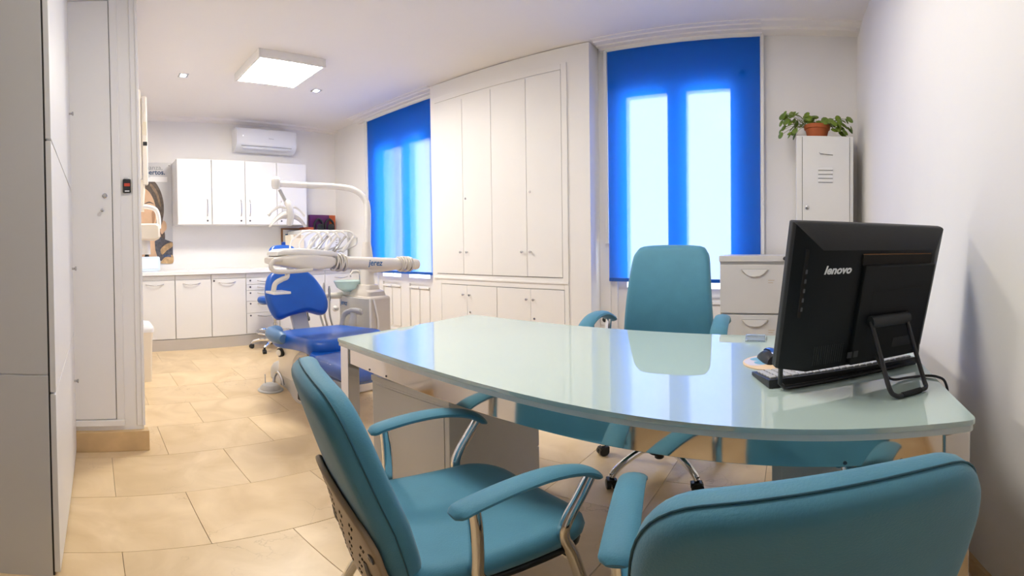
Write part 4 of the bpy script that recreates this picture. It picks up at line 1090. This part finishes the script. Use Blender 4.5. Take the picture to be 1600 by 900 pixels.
# ================================================================== on the desk
DZ = .7525
def computer():
    bl, brr = Vector((-.04, 1.02, 0)), Vector((.365, 1.235, 0))
    ex = (brr - bl).normalized(); nb = Vector((ex.y, -ex.x, 0))      # nb points to the back of the screen, towards the camera
    mid = (bl + brr) / 2; rz = math.atan2(ex.y, ex.x)
    t = thing('all_in_one_computer', 'black all-in-one computer seen from behind on a wire stand', 'computer', (mid.x, mid.y, DZ), rz)
    # local: x along the screen, -y is the back; tilt the top towards -y
    W = (brr - bl).length / 2; H = .352; tilt = math.radians(15)
    R_ = Matrix.Rotation(tilt, 4, 'X'); R_.translation = Vector((0, 0, .058))
    def T(q): q.transform(R_); return q
    # front slab, then chamfered back
    q = B(); box(q, -W, W, -.004, .016, 0, H, .004); mk('screen_housing', T(q), 'charcoal', t)
    q = B(); box(q, -W + .02, W - .02, .0155, .0175, .03, H - .02); mk('screen', T(q), 'black_plastic', t)
    q = B()
    loft(q, [[Vector((a, y, c)) for a, c in ((-W + i, z0), (W - i, z0), (W - i, z1), (-W + i, z1))] for y, i, z0, z1 in ((-.003, .001, .001, H - .001), (-.012, .004, .003, H - .004), (-.048, .058, .006, H - .052))])
    mk('back_cover', T(q), 'black_matte', t)
    q = B(); box(q, -.062, .165, -.064, -.046, .012, H - .085, .004); mk('raised_back', T(q), 'black_matte', t)
    q = B(); box(q, -.066, .155, -.0545, -.044, H - .085, H - .062); mk('top_vent', T(q), 'hole', t)
    q = B(); box(q, -.064, .153, -.0505, -.0475, H - .0625, H - .0608); mk('vent_trim', T(q), 'wood_frame', t)
    q = B(); box(q, -W + .026, -W + .040, -.030, -.022, .14, H - .055); q.transform(Matrix.Translation((0, -.0015, 0))); mk('port_bay', T(q), 'hole', t)
    for k in range(5):
        q = B(); box(q, -W + .030, -W + .037, -.0325, -.0305, .155 + k * .022, .165 + k * .022, .001); mk('side_port', T(q), 'dark_metal', t)
    q = B(); box(q, -.03, .125, -.0648, -.0638, .085, .205, .0004); mk('service_cover', T(q), 'black_matte', t)
    for k in range(14):
        q = B(); box(q, -W + .07 + k * .006, -W + .0725 + k * .006, -.0487, -.0478, .02, .07); mk('vent_slit', T(q), 'charcoal', t)
    for k in range(2):
        q = B(); box(q, -.075 + k * .018, -.062 + k * .018, -.0655, -.0635, .035, .052, .001); mk('port', T(q), 'dark_metal', t)
    q = B(); box(q, .06, .125, -.0655, -.0635, .045, .072, .001); mk('rating_plate', T(q), 'black_plastic', t)
    text('brand_mark', 'lenovo', .026, R_ @ frame_m((-.163, -.0487, H - .105), (1, 0, 0), (0, 0, 1)), 'white_print', t, shear=.25, bold=.0009, depth=.0003)
    for k in range(3):
        q = B(); box(q, -W + .022, -W + .027 + .003 * (k % 2), -.0185, -.0165, .045 + k * .011, .051 + k * .011); mk('small_mark', T(q), 'white_print', t)
    # hinge barrel and rear loop stand
    hy, hz = -.092, .165
    q = B(); lathe(q, [(.015, -.058), (.015, .062)], 16, (.025, hy - .015, hz), 'X'); mk('hinge_barrel', q, 'charcoal', t)
    q = B(); box(q, -.03, .085, hy - .012, hy + .02, hz - .012, hz + .012, .004); mk('hinge_block', q, 'black_plastic', t)
    q = B(); pts = [(-.030, hy - .015, hz), (-.036, hy - .06, hz - .080), (-.044, -.190, .024), (-.038, -.203, .009), (-.02, -.206, .006), (.036, -.206, .006), (.056, -.203, .009), (.062, -.190, .024), (.072, hy - .06, hz - .080), (.082, hy - .015, hz)]
    tube(q, cat(pts, 4), .0058, 10); mk('rear_stand', q, 'black_plastic', t)
    q = B(); tube(q, [(-.02, -.206, .0068), (.036, -.206, .0068)], .0068, 10); mk('rubber_sleeve', q, 'black_matte', t)
    q = B(); pts = [(-W + .012, -.012, .072), (-W + .012, -.006, .018), (-W + .022, -.010, .007), (-W + .04, -.010, .006), (W - .04, -.010, .006), (W - .022, -.010, .007), (W - .012, -.006, .018), (W - .012, -.012, .072)]
    tube(q, pts, .0058, 10); mk('front_stand', q, 'black_plastic', t)
    return t, R_
computer()
t = thing('power_cable', 'black power cable running from the computer to the wall', 'cable', (.18, 1.02, DZ))
q = B(); tube(q, cat([(.02, .065, .085), (.035, .035, .05), (.06, .03, .012), (.11, .055, .004), (.155, .06, .004), (.185, .04, .004), (.202, .025, -.012), (.207, .02, -.08), (.21, .02, -.35), (.215, .02, -.745)], 6), .0035, 8); mk('cord', q, 'black_plastic', t)
q = B(); box(q, .006, .030, .05, .075, .078, .096, .004); mk('plug', q, 'black_plastic', t)

def keyboard():
    a, b_ = Vector((-.077, 1.088)), Vector((.326, 1.268))
    ex = (b_ - a).normalized(); rz = math.atan2(ex.y, ex.x); c = (a + b_) / 2
    t = thing('keyboard', 'dark keyboard lying under the computer screen', 'keyboard', (c.x, c.y, DZ), rz)
    q = B(); prism(q, [(-.062, 0), (.062, 0), (.062, .010), (-.062, .022)], -.222, .222, 'X', .002); mk('case', q, 'charcoal', t)
    tpl = None
    for r in range(5):
        for k in range(22):
            loc = (-.205 + k * .0195, -.042 + r * .0195, .0195 - r * .0019)
            if tpl is None:
                tpl = mk('key', box(B(), -.008, .008, -.008, .008, 0, .006, .0015, 1), 'key', t); tpl.location = loc
            else: share(tpl, 'key', loc, t)
keyboard()
t = thing('mouse_pad', 'round printed mouse pad on the glass desk', 'mouse pad', (-.052, 1.275, DZ))
q = B(); lathe(q, [(0, 0), (.088, 0), (.088, .003), (0, .003)], 40); mk('pad', q, 'pad_print', t)
def blob(name, pts, m, k):
    q = B(); prism(q, smooth_outline(pts), .003 + .0001 * k, .0033 + .0001 * k); mk(name, q, m, t)
blob('printed_patch', [(-.085, .0), (-.06, .055), (-.02, .06), (.0, .02), (-.02, -.03), (-.06, -.045)], 'pad_lilac', 1)
blob('printed_flower', [(-.07, .03), (-.045, .05), (-.02, .035), (-.03, .01), (-.06, .01)], 'pad_blue', 2)
blob('printed_flower', [(-.055, -.005), (-.03, .01), (-.005, -.005), (-.02, -.03), (-.045, -.03)], 'pad_blue', 2)
t = thing('computer_mouse', 'black and blue computer mouse on the round pad', 'mouse', (-.062, 1.292, DZ + .0034), math.radians(25))
q = B(); secs = []
for s, h, w in ((-.052, .012, .020), (-.045, .026, .028), (-.02, .036, .031), (.015, .033, .029), (.042, .020, .026), (.052, .009, .018)):
    secs.append([Vector((w * math.cos(PI * j / 10), s, max(0, h * math.sin(PI * j / 10)))) for j in range(11)])
loft(q, secs); mk('shell', q, 'black_plastic', t)
q = B(); tube(q, cat([(0, -.042, .0275), (0, -.02, .0365), (0, .012, .0345), (0, .036, .024)], 4), [.006] + [.010] * 11 + [.005], 8, flat=.25); mk('top_strip', q, 'mouse_blue', t)
q = B(); lathe(q, [(.007, -.003), (.007, .003)], 12, (0, .034, .022), 'X'); mk('wheel', q, 'dark_metal', t)
t = thing('card_holder', 'small clear acrylic holder at the back edge of the desk', 'holder', (-.128, 1.60, DZ))
q = B(); prism(q, [(-.045, 0), (.045, 0), (.045, .006), (-.01, .022), (-.018, .022), (-.045, .006)], -.036, .036, 'X', .0015); mk('acrylic_block', q, 'acrylic', t)
bxo('card_stack', (-.030, .030, -.004, .03, .002, .008), 'tray_blue', t)
